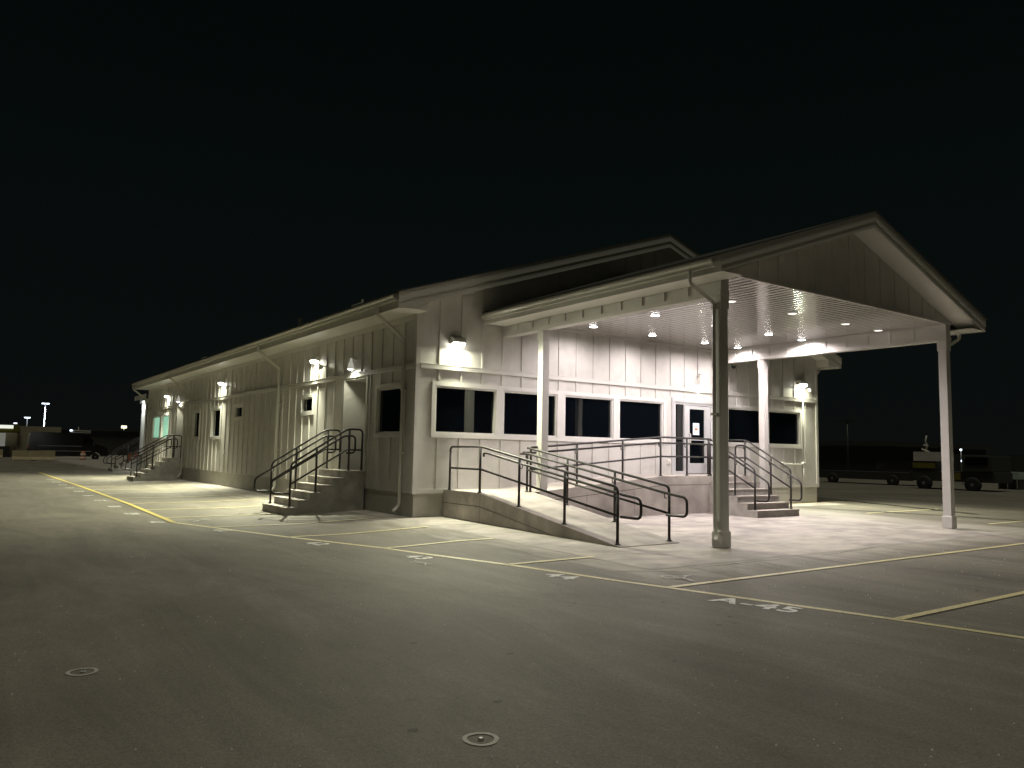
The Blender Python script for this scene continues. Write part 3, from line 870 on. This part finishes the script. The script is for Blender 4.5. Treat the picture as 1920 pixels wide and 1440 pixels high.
def camera_dome(x, y, z, face, label, dark=False):
    t = thing('security_camera', label, 'camera', (x, y, z), 'small security cameras on the siding')
    o = Vector(face); c = Vector((x, y, z)) + o * .10
    b = MB(); b.box(min(x, c.x) - .03, max(x, c.x) + .03, min(y, c.y) - .03, max(y, c.y) + .03, z - .01, z + .03); b.build('mount', 'cabinet' if dark else 'vinyl', t)
    b = MB(); b.lathe([(.07, -.012), (.068, -.04), (.045, -.085), (.01, -.10)], c, 16); b.build('dome', 'dark' if dark else 'reflective', t)
camera_dome(15.45, -.002, 3.95, (0, -1, 0), 'white dome camera right of the rightmost front wall light')
camera_dome(11.35, -.002, 4.45, (0, -1, 0), 'dark dome camera just under the canopy beam on the front wall', True)
camera_dome(-.002, 5.72, 3.98, (-1, 0, 0), 'white dome camera beside the side wall light nearest the corner')
camera_dome(-.002, 15.6, 3.95, (-1, 0, 0), 'white dome camera beside the middle side wall light')
camera_dome(-.002, 22.3, 3.75, (-1, 0, 0), 'white dome camera by the downspout at the farther side entry')

# ------------------------------------------------------------------ ramp, landing and stairs (concrete)
ramp = thing('concrete_ramp', 'pale concrete wheelchair ramp turning at the corner landing up to the front door', 'ramp', (.8, -6.05, -.06))
RX0, RX1, RYP, RY1 = .8, 2.3, -1.60, -6.05
g0 = gz(.8, RY1) + .012
b = MB()
PZ = .64
b.prism([(RX0, -.001, PZ), (RX0, RYP, PZ), (RX0, RY1, g0 + .004), (RX0, RY1, g0 - .1), (RX0, -.001, -.1)], (RX1 - RX0, 0, 0))
# curb bands along the edges of the lower run
for x0_, x1_ in ((RX0, RX0 + .20), (RX1 - .20, RX1)):
    pass
ob = b.build('lower_run', 'concrete', ramp)
b = MB()
UY = -1.62
b.prism([(RX1 + .002, UY, -.1), (6.6, UY, -.1), (6.6, UY, 1.0), (RX1 + .002, UY, PZ)], (0, -UY - .001, 0))
b.box(6.602, 10.2, UY, -.001, -.1, 1.0)
b.build('upper_run', 'concrete', ramp)
# thin slab nosing line (overhanging top slab) along visible faces
b = MB()
for (z_o) in (.30,):
    P = [(RX0 - .004, -.0, PZ - z_o), (RX0 - .004, RYP, PZ - z_o), (RX0 - .004, -4.2, max(g0, PZ - z_o - .144 * 2.6))]
    for a, c in zip(P[:-1], P[1:]): b.add([a, c, (c[0], c[1], c[2] + .012), (a[0], a[1], a[2] + .012)], [(0, 1, 2, 3)])
for a, c in (((RX1 + .01, UY - .003, PZ - .24), (6.6, UY - .003, .76)), ((6.6, UY - .003, .76), (8.38, UY - .003, .76))):
    b.add([a, c, (c[0], c[1], c[2] + .012), (a[0], a[1], a[2] + .012)], [(0, 1, 2, 3)])
for yy in (-1.62,):
    b.add([(RX0 - .003, yy, 0), (RX0 - .003, yy - .01, 0), (RX0 - .003, yy - .01, .62), (RX0 - .003, yy, .62)], [(0, 1, 2, 3)])
for xx in (3.9, 5.5):
    b.add([(xx, UY - .0035, 0), (xx + .008, UY - .0035, 0), (xx + .008, UY - .0035, .6), (xx, UY - .0035, .6)], [(0, 1, 2, 3)])
# broom-finished edge lines on the sloping run
for x0_ in (RX0 + .17, RX0 + .24, RX1 - .17, RX1 - .24):
    b.add([(x0_, RYP, PZ + .003), (x0_ + .008, RYP, PZ + .003), (x0_ + .008, RY1, g0 + .007), (x0_, RY1, g0 + .007)], [(3, 2, 1, 0)])
b.build('joint_lines', 'patch', ramp)

def stairs(fr, x_or, y_or, n, rise_top, run, width, direction, label, land, gmin, name='concrete_stairs', g=None):
    pass
# front stairs: descend toward -y
fs = thing('concrete_stairs', 'concrete steps descending from the front door landing under the canopy', 'stairs', (9.3, -3.2, gz(9.3, -3.2)), 'concrete stair flights')
b = MB(); gy0 = gz(9.3, -3.2) + .012; run = .316; rise = (1.0 - gy0) / 6
prof = [(-3.2, gy0 - .1)]
for i in range(5): prof += [(-3.2 + run * i, gy0 + rise * (i + 1)), (-3.2 + run * (i + 1), gy0 + rise * (i + 1))]
prof[0] = (-3.2, gy0 - .1)
poly = [(8.38, p[0], p[1]) for p in prof] + [(8.38, UY + -.002 + .0, gy0 - .1)]
poly[-2] = (8.38, UY - .002, poly[-2][2])
b.prism(poly, (1.80, 0, 0)); b.build('steps', 'concrete_side', fs)
tr = MB()
for i in range(5): tr.box(8.372, 10.188, -3.2 + run * i - .010, -3.2 + run * (i + 1) - (.004 if i == 4 else .0), gy0 + rise * (i + 1) - .028, gy0 + rise * (i + 1) + .004)
tr.build('treads', 'concrete', fs)

def side_stairs(x_off, y_off, label, land_x1):
    st = thing('concrete_stairs', label, 'stairs', (x_off - .58, y_off + 3.45, gz(x_off - .58, 5)), 'concrete stair flights')
    x0 = x_off - 2.08; g = gz(x0, 5) ; run = .30; rise = (1.0 - g) / 6; ya, yb = y_off + 2.60, y_off + 4.32
    b = MB(); prof = [(x0, g - .1)]
    for i in range(5): prof += [(x0 + run * i, g + rise * (i + 1)), (x0 + run * (i + 1), g + rise * (i + 1))]
    prof += [(x0 + run * 5, 1.0), (land_x1, 1.0), (land_x1, g - .1)]
    b.prism([(p[0], ya, p[1]) for p in prof], (0, yb - ya, 0)); b.build('steps', 'concrete_side', st)
    t = MB()
    for i in range(5): t.box(x0 + run * i - .01, x0 + run * (i + 1) - .0, ya - .006, yb + .006, g + rise * (i + 1) - .028, g + rise * (i + 1) + .004)
    t.box(x0 + run * 5 - .01, land_x1 - .002, ya - .006, yb + .006, .972, 1.004)
    t.build('treads', 'concrete', st)
    return st
side_stairs(0, 0, 'concrete steps to the nearer side entry with dark unlit cheek', -.03)
side_stairs(0, OFF, 'concrete steps to the farther side entry near the green window', -.03)
side_stairs(1.0, 33.4, 'farthest concrete steps beyond the end of the building', 2.5)

# ------------------------------------------------------------------ handrails
def handrail(label, origin, d, inner, floor, posts, top, mid, hand, brackets, group='black pipe handrails', top_r=.12, name='handrail'):
    """d: unit path direction (s), inner: unit direction toward the walkway; floor(s)->z; polylines are lists of (s,z)"""
    O = Vector((*origin, 0)); D = Vector((*d, 0)); I = Vector((*inner, 0))
    p0 = O + D * posts[0]; t = thing(name, label, 'handrail', (p0.x, p0.y, floor(posts[0])), group)
    P = lambda s, z, off=0: tuple(O + D * s + I * off + Vector((0, 0, z)))
    r = .025
    for s in posts:
        f = floor(s); tz = None
        for (a, c) in zip(top[:-1], top[1:]):
            lo, hi = sorted((a[0], c[0]))
            if lo - 1e-6 <= s <= hi + 1e-6 and abs(a[0] - c[0]) > 1e-6:
                tz = a[1] + (c[1] - a[1]) * (s - a[0]) / (c[0] - a[0]); break
        if tz is None: tz = f + 1.0
        endp = abs(s - top[0][0]) < .02 or abs(s - top[-1][0]) < .02
        if endp and top_r: tz -= top_r
        b = MB(); b.tube([P(s, f), P(s, tz)], r + .002, 10)
        b.lathe([(.055, 0), (.055, .012), (.032, .016), (.032, .05), (.026, .055)], P(s, f), 14)
        b.build('post', 'rail', t)
    pts = [P(*q) for q in top]
    b = MB(); b.tube(fillet(pts, .12), r, 10); b.build('top_rail', 'rail', t)
    if mid: b = MB(); b.tube([P(*q) for q in mid], r * .92, 10); b.build('mid_rail', 'rail', t)
    if hand:
        b = MB(); b.tube(fillet([P(q[0], q[1], .075) for q in hand], .11), r, 10)
        for s in brackets:
            hz = None
            for (a, c) in zip(hand[:-1], hand[1:]):
                lo, hi = sorted((a[0], c[0]))
                if lo <= s <= hi and abs(a[0] - c[0]) > .3: hz = a[1] + (c[1] - a[1]) * (s - a[0]) / (c[0] - a[0])
            if hz: b.tube(fillet([P(s, hz - .10, .01), P(s, hz - .10, .07), P(s, hz - .01, .075)], .03, 3), .010, 8)
        b.build('hand_rail', 'rail', t)
    return t
# lower ramp, s measured along -y from y=0
fl = lambda s: PZ if s < 1.6 else max(g0, PZ + (g0 - PZ) * (s - 1.6) / 4.45)
def rampZ(s, h): return (PZ + (g0 - PZ) * (s - 1.6) / 4.45 if s > 1.6 else PZ) + h
handrail('black pipe handrail along the outer edge of the lower ramp, nearest the viewer', (.9, 0), (0, -1), (1, 0), fl, [.14, 1.45, 2.94, 4.43, 5.90],
         [(.14, PZ + .5), (.14, 1.66), (1.5, 1.66), (5.90, rampZ(5.9, 1.0)), (5.90, .75)],
         [(.14, 1.16), (1.5, 1.155), (5.90, rampZ(5.9, .50))],
         [(1.47, 1.44), (1.47, 1.52), (1.62, 1.52), (5.9, rampZ(5.9, .875)), (6.40, rampZ(5.9, .875) - .06), (6.40, .45), (5.90, .45)], [1.52, 2.94, 4.43, 5.85])
handrail('black pipe handrail along the inner edge of the lower ramp, beside the upper ramp', (2.2, 0), (0, -1), (-1, 0), fl, [1.46, 2.93, 4.43, 5.90],
         [(1.46, 1.66), (1.5, 1.66), (5.90, rampZ(5.9, 1.0)), (5.90, .75)],
         [(1.46, 1.155), (5.90, rampZ(5.9, .50))],
         [(1.30, 1.52), (1.62, 1.52), (5.9, rampZ(5.9, .875)), (6.40, rampZ(5.9, .875) - .06), (6.40, .45), (5.90, .45)], [1.5, 2.93, 4.43, 5.85])
# upper ramp + landing, s along +x from x=0, y=-1.5
flu = lambda s: PZ if s < 2.3 else (PZ + .36 * (s - 2.3) / 4.3 if s < 6.6 else 1.0)
handrail('black pipe handrail along the upper ramp and front landing', (0, -1.5), (1, 0), (0, 1), flu, [2.27, 3.68, 5.2, 6.58, 7.6, 8.5],
         [(2.27, 1.67), (2.4, 1.68), (6.58, 2.03), (8.5, 2.03)],
         [(2.27, 1.16), (2.4, 1.17), (6.58, 1.52), (8.5, 1.52)],
         [(2.1, 1.55), (2.4, 1.55), (6.58, 1.88), (8.42, 1.88)], [3.68, 5.2, 6.58, 7.6], top_r=0)
# front stairs rails, s along -y
fls = lambda s: 1.0 if s < 1.63 else gy0 + rise_f(s)
def rise_f(s):
    i = int((3.2 - s) / run) + 1
    return rise * max(1, min(6, i))
sl = rise / run
def stz(s, h): return 1.0 + h - max(0, s - 1.55) * sl
for X, inn, lab in ((8.52, (1, 0), 'black pipe handrail on the left side of the front stairs'), (10.08, (-1, 0), 'black pipe handrail on the right side of the front stairs, starting at the wall')):
    if X < 9: ps = [1.53, 2.38, 3.02]; top = [(1.53, 2.03), (3.02, stz(3.02, 1.02)), (3.02, .9)]; mid = [(1.53, 1.52), (3.02, stz(3.02, .52))]
    else: ps = [.12, 1.5, 2.38, 3.02]; top = [(.12, 2.03), (1.55, 2.03), (3.02, stz(3.02, 1.02)), (3.02, .9)]; mid = [(.12, 1.52), (1.55, 1.52), (3.02, stz(3.02, .52))]
    hand = [(1.22, 1.5), (1.22, 1.88), (1.55, 1.88), (3.40, stz(3.40, .88)), (3.40, .40), (3.02, .40)]
    handrail(lab, (X, 0), (0, -1), inn, fls, ps, top, mid, hand, [1.5, 2.38, 2.98])
# side stairs rails, s along -x from the wall
def side_rails(xo, yo, labs, wall=.06):
    g = gz(-2.08, 5); rs = (1.0 - g) / 6
    def f(s):
        if s < .58: return 1.0
        return g + rs * max(1, min(5, int((2.08 - s) / .30) + 1))
    def z(s, h): return 1.0 + h - max(0, s - .50) * rs / .30
    for yy, inn, lab in ((2.74, (0, 1), labs[0]), (4.18, (0, -1), labs[1])):
        handrail(lab, (xo, yo + yy), (-1, 0), inn, f, [wall, .42, 1.28, 1.93],
                 [(wall, 1.5), (wall, 2.07), (.48, 2.07), (1.93, z(1.93, 1.02)), (1.93, .85)],
                 [(wall, 1.54), (.48, 1.54), (1.93, z(1.93, .52))],
                 [(.46, 1.46), (.22, 1.46), (.22, 1.90), (.52, 1.90), (2.38, z(2.38, .88)), (2.38, .44), (1.93, .44)], [.42, 1.28, 1.9])
side_rails(0, 0, ('black pipe handrail on the near edge of the nearer side stairs', 'black pipe handrail on the far edge of the nearer side stairs'))
side_rails(0, OFF, ('black pipe handrail on the near edge of the farther side stairs', 'black pipe handrail on the far edge of the farther side stairs'))
side_rails(1.0, 33.4, ('near handrail of the stairs beyond the building end', 'far handrail of the stairs beyond the building end'))

# ------------------------------------------------------------------ porch at the far end of the building
pc = thing('end_porch', 'small lit porch roof on a white post at the far end of the building', 'porch', (.3, 36, 0))
b = MB(); b.box(.25, .45, 35.4, 35.6, .99, 4.15); b.build('post', 'trim', pc)
b = MB(); b.box(-.05, 6, 32.6, 36.2, 4.32, 4.55); b.build('roof', 'roof', pc)
b = MB(); b.box(-.08, -.052, 32.6, 36.2, 4.30, 4.56); b.box(.2, .5, 32.6, 36.0, 4.14, 4.318); b.build('fascia', 'trim', pc)
b = MB(); b.box(.42, 6, LY + .03, 39, -.1, .95); b.build('platform', 'concrete_side', pc)
b = MB(); b.lathe([(.1, 0), (.1, -.03)], (-.6 + 1.4, 34.6, 4.315), 16); o_ = b.build('porch_lamp', 'lens', pc)
spot('lamp', (.0, 34.6, 4.2), (.1, .3, -1), 130, (.92, 1, .95), R(170), .4, .08, pc)

# ------------------------------------------------------------------ background left
def wheel(t, c, r, w, axis='y', name='wheel'):
    b = MB(); b.lathe([(r * .6, -w / 2), (r * .94, -w / 2), (r, -w * .35), (r, w * .35), (r * .94, w / 2), (r * .6, w / 2)], c, 28, axis); o = b.build(name, 'rubber', t)
    b = MB(); b.lathe([(r * .58, -w * .42), (r * .58, w * .42)], c, 20, axis)
    b.lathe([(r * .22, -w * .52), (r * .22, w * .52)], c, 12, axis); b.build('rim', 'hub', o)
# black high-roof van, side on to the viewer
VX, VY, gL = -3.0, 79.0, -.09
van = thing('cargo_van', 'long black high roof cargo van parked at far left, facing right', 'van', (VX + 3.6, VY, gL))
b = MB()
prof = [(0, .45), (0.02, 1.2), (.10, 2.55), (.22, 2.82), (.6, 2.90), (4.9, 2.86), (5.35, 2.72), (6.15, 1.75), (7.15, 1.42), (7.42, 1.15), (7.48, .6), (7.42, .42), (6.75, .40)]
for cx in (6.25, 1.45):
    prof += [(cx + .46 * math.cos(R(a)), .38 + .46 * math.sin(R(a))) for a in range(0, 181, 20)]
prof += [(.8, .40)]
b.prism([(VX + p[0], VY - 1.0, gL + p[1]) for p in prof], (0, 2.0, 0))
b.build('body', 'paint_black', van, bevel=.05)
b = MB(); b.prism([(VX + 5.0, VY - 1.006, gL + 1.75), (VX + 6.0, VY - 1.006, gL + 1.72), (VX + 5.35, VY - 1.006, gL + 2.5), (VX + 5.0, VY - 1.006, gL + 2.5)], (0, .005, 0)); b.build('side_window', 'glass', van)
b = MB(); b.prism([(VX + 5.42, VY - .9, gL + 2.66), (VX + 6.14, VY - .9, gL + 1.80), (VX + 6.19, VY - .9, gL + 1.80), (VX + 5.47, VY - .9, gL + 2.66)], (0, 1.8, 0)); b.build('windshield', 'glass', van)
b = MB(); b.box(VX + .9, VX + 5.8, VY - 1.03, VY - 1.004, gL + .92, gL + .97); b.box(VX + .9, VX + 4.9, VY - 1.02, VY - 1.004, gL + 1.45, gL + 1.49); b.build('highlight_moulding', 'pole', van)  # pale moulding strips put in as highlights along the black flank
b = MB(); b.box(VX + 5.9, VX + 6.1, VY - 1.25, VY - 1.02, gL + 1.55, gL + 1.95); b.build('mirror', 'dark', van)
for cx in (1.45, 6.25): wheel(van, (VX + cx, VY - .85, gL + .36), .36, .24)
b = MB(); b.box(VX - .02, VX + .04, VY - .99, VY - .85, gL + 1.1, gL + 1.5); b.build('tail_light', 'red', van)
b = MB(); b.box(VX + 7.28, VX + 7.44, VY - .98, VY - .7, gL + .95, gL + 1.12); b.build('headlight', 'reflective', van)
# barriers
def barrier(x0, x1, y, label):
    t = thing('concrete_barrier', label, 'barrier', ((x0 + x1) / 2, y, gL), 'tan concrete barriers')
    b = MB(); b.prism([(x0, y - .32, gL), (x0, y - .32, gL + .1), (x0, y - .15, gL + .38), (x0, y - .09, gL + .98), (x0, y + .09, gL + .98), (x0, y + .15, gL + .38), (x0, y + .32, gL + .1), (x0, y + .32, gL)], (x1 - x0, 0, 0))
    b.build('barrier_body', 'barrier', t)
    b = MB(); b.box((x0 + x1) / 2 - .3, (x0 + x1) / 2 + .3, y - .34, y - .30, gL, gL + .07); b.build('lifting_slot', 'dark', t)
barrier(-4.55, -.95, 73, 'tan concrete barrier in front of the black van')
barrier(-8.8, -4.9, 84, 'tan concrete barrier cut by the left edge of the picture')
def barrel(x, y, label):
    t = thing('traffic_drum', label, 'traffic drum', (x, y, gL), 'orange traffic drums')
    b = MB(); b.lathe([(.30, 0), (.29, .1), (.27, .12), (.26, .45), (.24, .47), (.23, .8), (.20, .82), (.19, .98), (.05, 1.0)], (x, y, gL), 20); b.build('drum', 'orange', t)
    b = MB(); b.lathe([(.272, .22), (.268, .38)], (x, y, gL), 20); b.lathe([(.247, .56), (.243, .72)], (x, y, gL), 20); b.build('reflective_bands', 'reflective', t)
barrel(1.55, 73.5, 'orange traffic drum in front of the black van')
def on_step(x, y, z, label, name, cat, m1, r, h):
    t = thing(name, label, cat, (x, y, z))
    b = MB(); b.lathe([(r * .85, 0), (r, h * .94), (r * 1.06, h * .95), (r * 1.06, h)], (x, y, z), 18); b.build('body', m1, t)
    b = MB(); b.tube(fillet([(x - r, y, z + h * .93), (x - r * .8, y, z + h * 1.18), (x + r * .8, y, z + h * 1.18), (x + r, y, z + h * .93)], .06), .008, 6); b.build('handle', 'pole', t)
on_step(-.14, 36.30, .642, 'orange bucket standing on the farthest stairs', 'bucket', 'bucket', 'orange', .16, .40)
on_step(.22, 36.28, .824, 'small red pail beside the orange bucket on the farthest stairs', 'pail', 'pail', 'red', .11, .24)
# low tan building far left with lit fascia
lb = thing('low_building', 'low tan building at the left edge with a white lit fascia', 'building', (-6, 96, gL))
b = MB(); b.box(-14, -4.6, 96, 104, gL, 3.1); b.box(-3.1, 1.5, 96, 104, gL, 3.7); b.box(-4.6, -3.1, 96.6, 104, gL, 3.1); b.build('wall', 'tan_wall', lb)
b = MB(); b.box(-14, -3.6, 95.4, 95.99, 3.35, 3.75); b.build('lit_fascia', 'litfascia', lb)
b = MB(); b.box(-3.58, -3.0, 95.4, 95.99, 3.0, 3.9); b.box(-14, -3.0, 95.6, 95.99, 2.85, 3.34); b.build('fascia', 'yellow', lb)
b = MB(); b.box(-9, -4.3, 95.97, 95.99, 1.2, 2.8); b.build('lit_opening', 'litwall', lb)
b = MB(); b.box(-7, -3.9, 93.5, 95, gL, 1.2); b.build('loading_cart', 'dark', None, origin=(-5.4, 94, gL))
tag(bpy.data.objects['loading_cart'], 'dark low cart standing before the lit tan building', 'cart')
lh = thing('long_shed', 'long dark olive shed roofline behind the black van', 'building', (10, 118, gL))
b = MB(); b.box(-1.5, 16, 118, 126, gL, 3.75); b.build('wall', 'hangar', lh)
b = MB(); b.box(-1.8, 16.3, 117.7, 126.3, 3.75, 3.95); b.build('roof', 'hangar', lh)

def lamp_post(x, y, h, label, arm=.9, m_='farlamp', r=.08, lens=.17):
    t = thing('lamp_post', label, 'lamp post', (x, y, gL), 'parking lot lamp posts')
    b = MB(); b.lathe([(.28, 0), (.28, .6), (r * 1.25, .62), (r, h - gL)], (x, y, gL), 12); b.build('pole', 'pole', t)
    b = MB(); b.box(x - arm, x + arm, y - .05, y + .05, h, h + .08)
    b.box(x - arm - .24, x - arm + .24, y - .22, y + .22, h - .02, h + .10); b.box(x + arm - .24, x + arm + .24, y - .22, y + .22, h - .02, h + .10); b.build('head', 'cabinet', t)
    b = MB(); b.box(x - arm - .22, x - arm + .22, y - .24, y + .2, h - .02 - lens, h - .025); b.box(x + arm - .22, x + arm + .22, y - .24, y + .2, h - .02 - lens, h - .025); b.build('lens', m_, t)
    return t
l1 = lamp_post(2.1, 130, 8.2, 'tall twin head lamp post with lit pole, behind the shed at left', .30)
spot('lamp', (2.1, 129.2, 8.0), (0, .12, -1), 3500, (.7, .85, 1), R(100), .6, .2, l1)
lamp_post(-4.6, 128, 6.7, 'single lit lamp post cut by the left picture edge, lower head', .2)
lamp_post(-6.2, 150, 9.9, 'distant lit lamp post at the left picture edge, higher head', .2)
lamp_post(.3, 140, 6.1, 'short distant lamp post left of the tall one', .22)
lamp_post(-.9, 150, 5.3, 'smallest distant lamp post above the tan building', .03, lens=.16)
lamp_post(12.6, 122, 4.75, 'yellowish flood lamp post seen left of the building end', .15, 'farwarm', lens=.40)
lamp_post(14.9, 130, 3.7, 'low white lamp post nearest the farthest stairs', .08, lens=.14)
# light bar with antenna behind the van
t = thing('light_bar', 'white light bar with short antenna above the van cab', 'light bar', (1.9, 80.9, 2.8))
b = MB(); b.box(1.0, 3.0, 80.8, 81.0, 3.02, 3.12); b.box(1.75, 1.83, 80.85, 80.95, 3.12, 3.50); b.box(1.0, 3.0, 80.8, 81.0, 2.83, 2.9); b.build('bar', 'reflective', t)
b = MB(); b.box(.95, 1.2, 80.7, 80.79, 3.0, 3.16); b.build('lamp_end', 'farlamp', t)

# ------------------------------------------------------------------ background right
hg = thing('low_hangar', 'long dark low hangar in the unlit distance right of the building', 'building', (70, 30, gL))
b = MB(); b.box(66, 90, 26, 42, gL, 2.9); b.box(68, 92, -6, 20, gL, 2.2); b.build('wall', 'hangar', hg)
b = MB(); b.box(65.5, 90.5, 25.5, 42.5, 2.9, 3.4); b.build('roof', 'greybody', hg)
tk = thing('service_truck', 'dark service truck with pale box and mast, behind the right canopy post', 'truck', (35, 4.6, gL))
b = MB(); b.box(34.6, 36.6, 2.0, 6.4, .45, 1.0); b.box(34.5, 36.7, 2.1, 3.6, 1.0, 1.85); b.box(34.6, 36.6, 4.8, 6.3, 1.0, 1.5); b.build('body', 'greybody', tk, bevel=.04)
b = MB(); b.box(34.55, 36.6, 4.95, 6.15, 1.52, 2.02); b.build('tank_box', 'olive', tk)
b = MB(); b.tube([(35, 5.68, 2.02), (35, 5.60, 2.4), (35, 5.7, 2.62), (35, 5.62, 2.92)], .04, 8); b.tube([(35, 5.8, 2.4), (35, 5.55, 2.36)], .05, 8); b.tube([(35, 5.9, 2.18), (35, 5.5, 2.02)], .05, 8); b.build('mast', 'olive', tk)
b = MB(); b.box(34.56, 34.60, 5.0, 6.2, 1.14, 1.42); b.box(34.56, 34.60, 3.7, 4.7, .55, .92); b.build('yellow_panel', 'yellow', tk)
for cy in (3.1, 5.6): wheel(tk, (34.6, cy, gL + .42), .40, .22, 'x')
b = MB(); b.box(34.47, 34.51, 2.3, 3.4, 1.35, 1.75); b.build('cab_window', 'glass', tk)
tr_ = thing('flatbed_trailer', 'dark flatbed trailer behind the stairs at right', 'trailer', (38, 11, gL))
b = MB(); b.box(38, 40, 8, 14.5, .62, .78); b.box(38, 38.1, 8, 14.5, .3, .62); b.build('bed', 'greybody', tr_)
for cy in (9.2, 13.2): wheel(tr_, (38, cy, gL + .38), .36, .22, 'x')
b = MB(); b.tube([(38, 8, .55), (37.8, 7.0, .35)], .05, 6); b.build('drawbar', 'greybody', tr_)
ct = thing('crate', 'green grey crate on a low stand at the right edge', 'crate', (40, 3.6, gL))
b = MB(); b.box(40, 41, 3.05, 4.15, .58, .98); b.build('crate_body', 'greencrate', ct)
b = MB()
for yy in (3.1, 3.6, 4.1): b.box(40.0, 41, yy - .04, yy + .04, gL, .58)
b.build('stand', 'greybody', ct)
def car(x, y, label):
    t = thing('parked_car', label, 'car', (x, y, gL), 'dark cars parked in the unlit lot')
    P = [(0, .35), (.02, .75), (.5, .88), (1.1, 1.35), (2.5, 1.38), (3.3, .95), (4.2, .82), (4.35, .4)]
    b = MB(); b.prism([(x, y + p[0], gL + p[1]) for p in P], (1.75, 0, 0)); b.build('body', 'paint_black', t, bevel=.05)
    b = MB(); b.prism([(x - .006, y + .75, gL + .92), (x - .006, y + 1.15, gL + 1.28), (x - .006, y + 2.4, gL + 1.3), (x - .006, y + 3.0, gL + .95)], (.005, 0, 0)); b.build('side_window', 'glass', t)
    b = MB(); b.box(x + .1, x + .5, y - .02, y + .04, gL + .62, gL + .76); b.build('headlight', 'reflective', t)
    for cy in (.85, 3.45): wheel(t, (x + .1, y + cy, gL + .32), .32, .2, 'x')
car(52, 14.5, 'dark car parked just right of the building end')
car(47, 1.2, 'dark car parked behind the green grey crate')
car(54, 3.2, 'distant dark car at the right beyond the crate')
def small_lamp(x, y, z, label, m_, s=.07):
    t = thing('marker_lamp', label, 'lamp', (x, y, gL), 'small distant lamps right of the canopy')
    b = MB(); b.lathe([(.03, 0), (.03, z - gL - s)], (x, y, gL), 8); b.build('pole', 'pole', t)
    b = MB(); b.lathe([(s * .3, -s), (s, -s * .4), (s, s * .4), (s * .3, s)], (x, y, z), 12); b.build('globe', m_, t)
small_lamp(60, 15.2, 2.5, 'tiny white lamp just left of the right canopy post', 'farlamp', .09)
small_lamp(45.4, 8.5, 1.56, 'white lamp just right of the right canopy post', 'farlamp', .08)
small_lamp(45, 6.0, 1.62, 'pale lamp above the green grey crate', 'farwarm', .07)
small_lamp(45.3, 5.75, 1.42, 'lower pale lamp right of the crate', 'farlamp', .05)
t = thing('lamp_post', 'faint unlit lamp post seen right of the building corner', 'lamp post', (60, 25.4, gL), 'parking lot lamp posts')
b = MB(); b.lathe([(.12, 0), (.08, 5.2)], (60, 25.4, gL), 8); b.build('pole', 'greybody', t)
b = MB(); b.box(59.9, 60.3, 24.6, 26.2, 5.05, 5.25); b.build('head', 'greybody', t)

for o in bpy.data.objects:
    if '_o' in o: del o['_o']
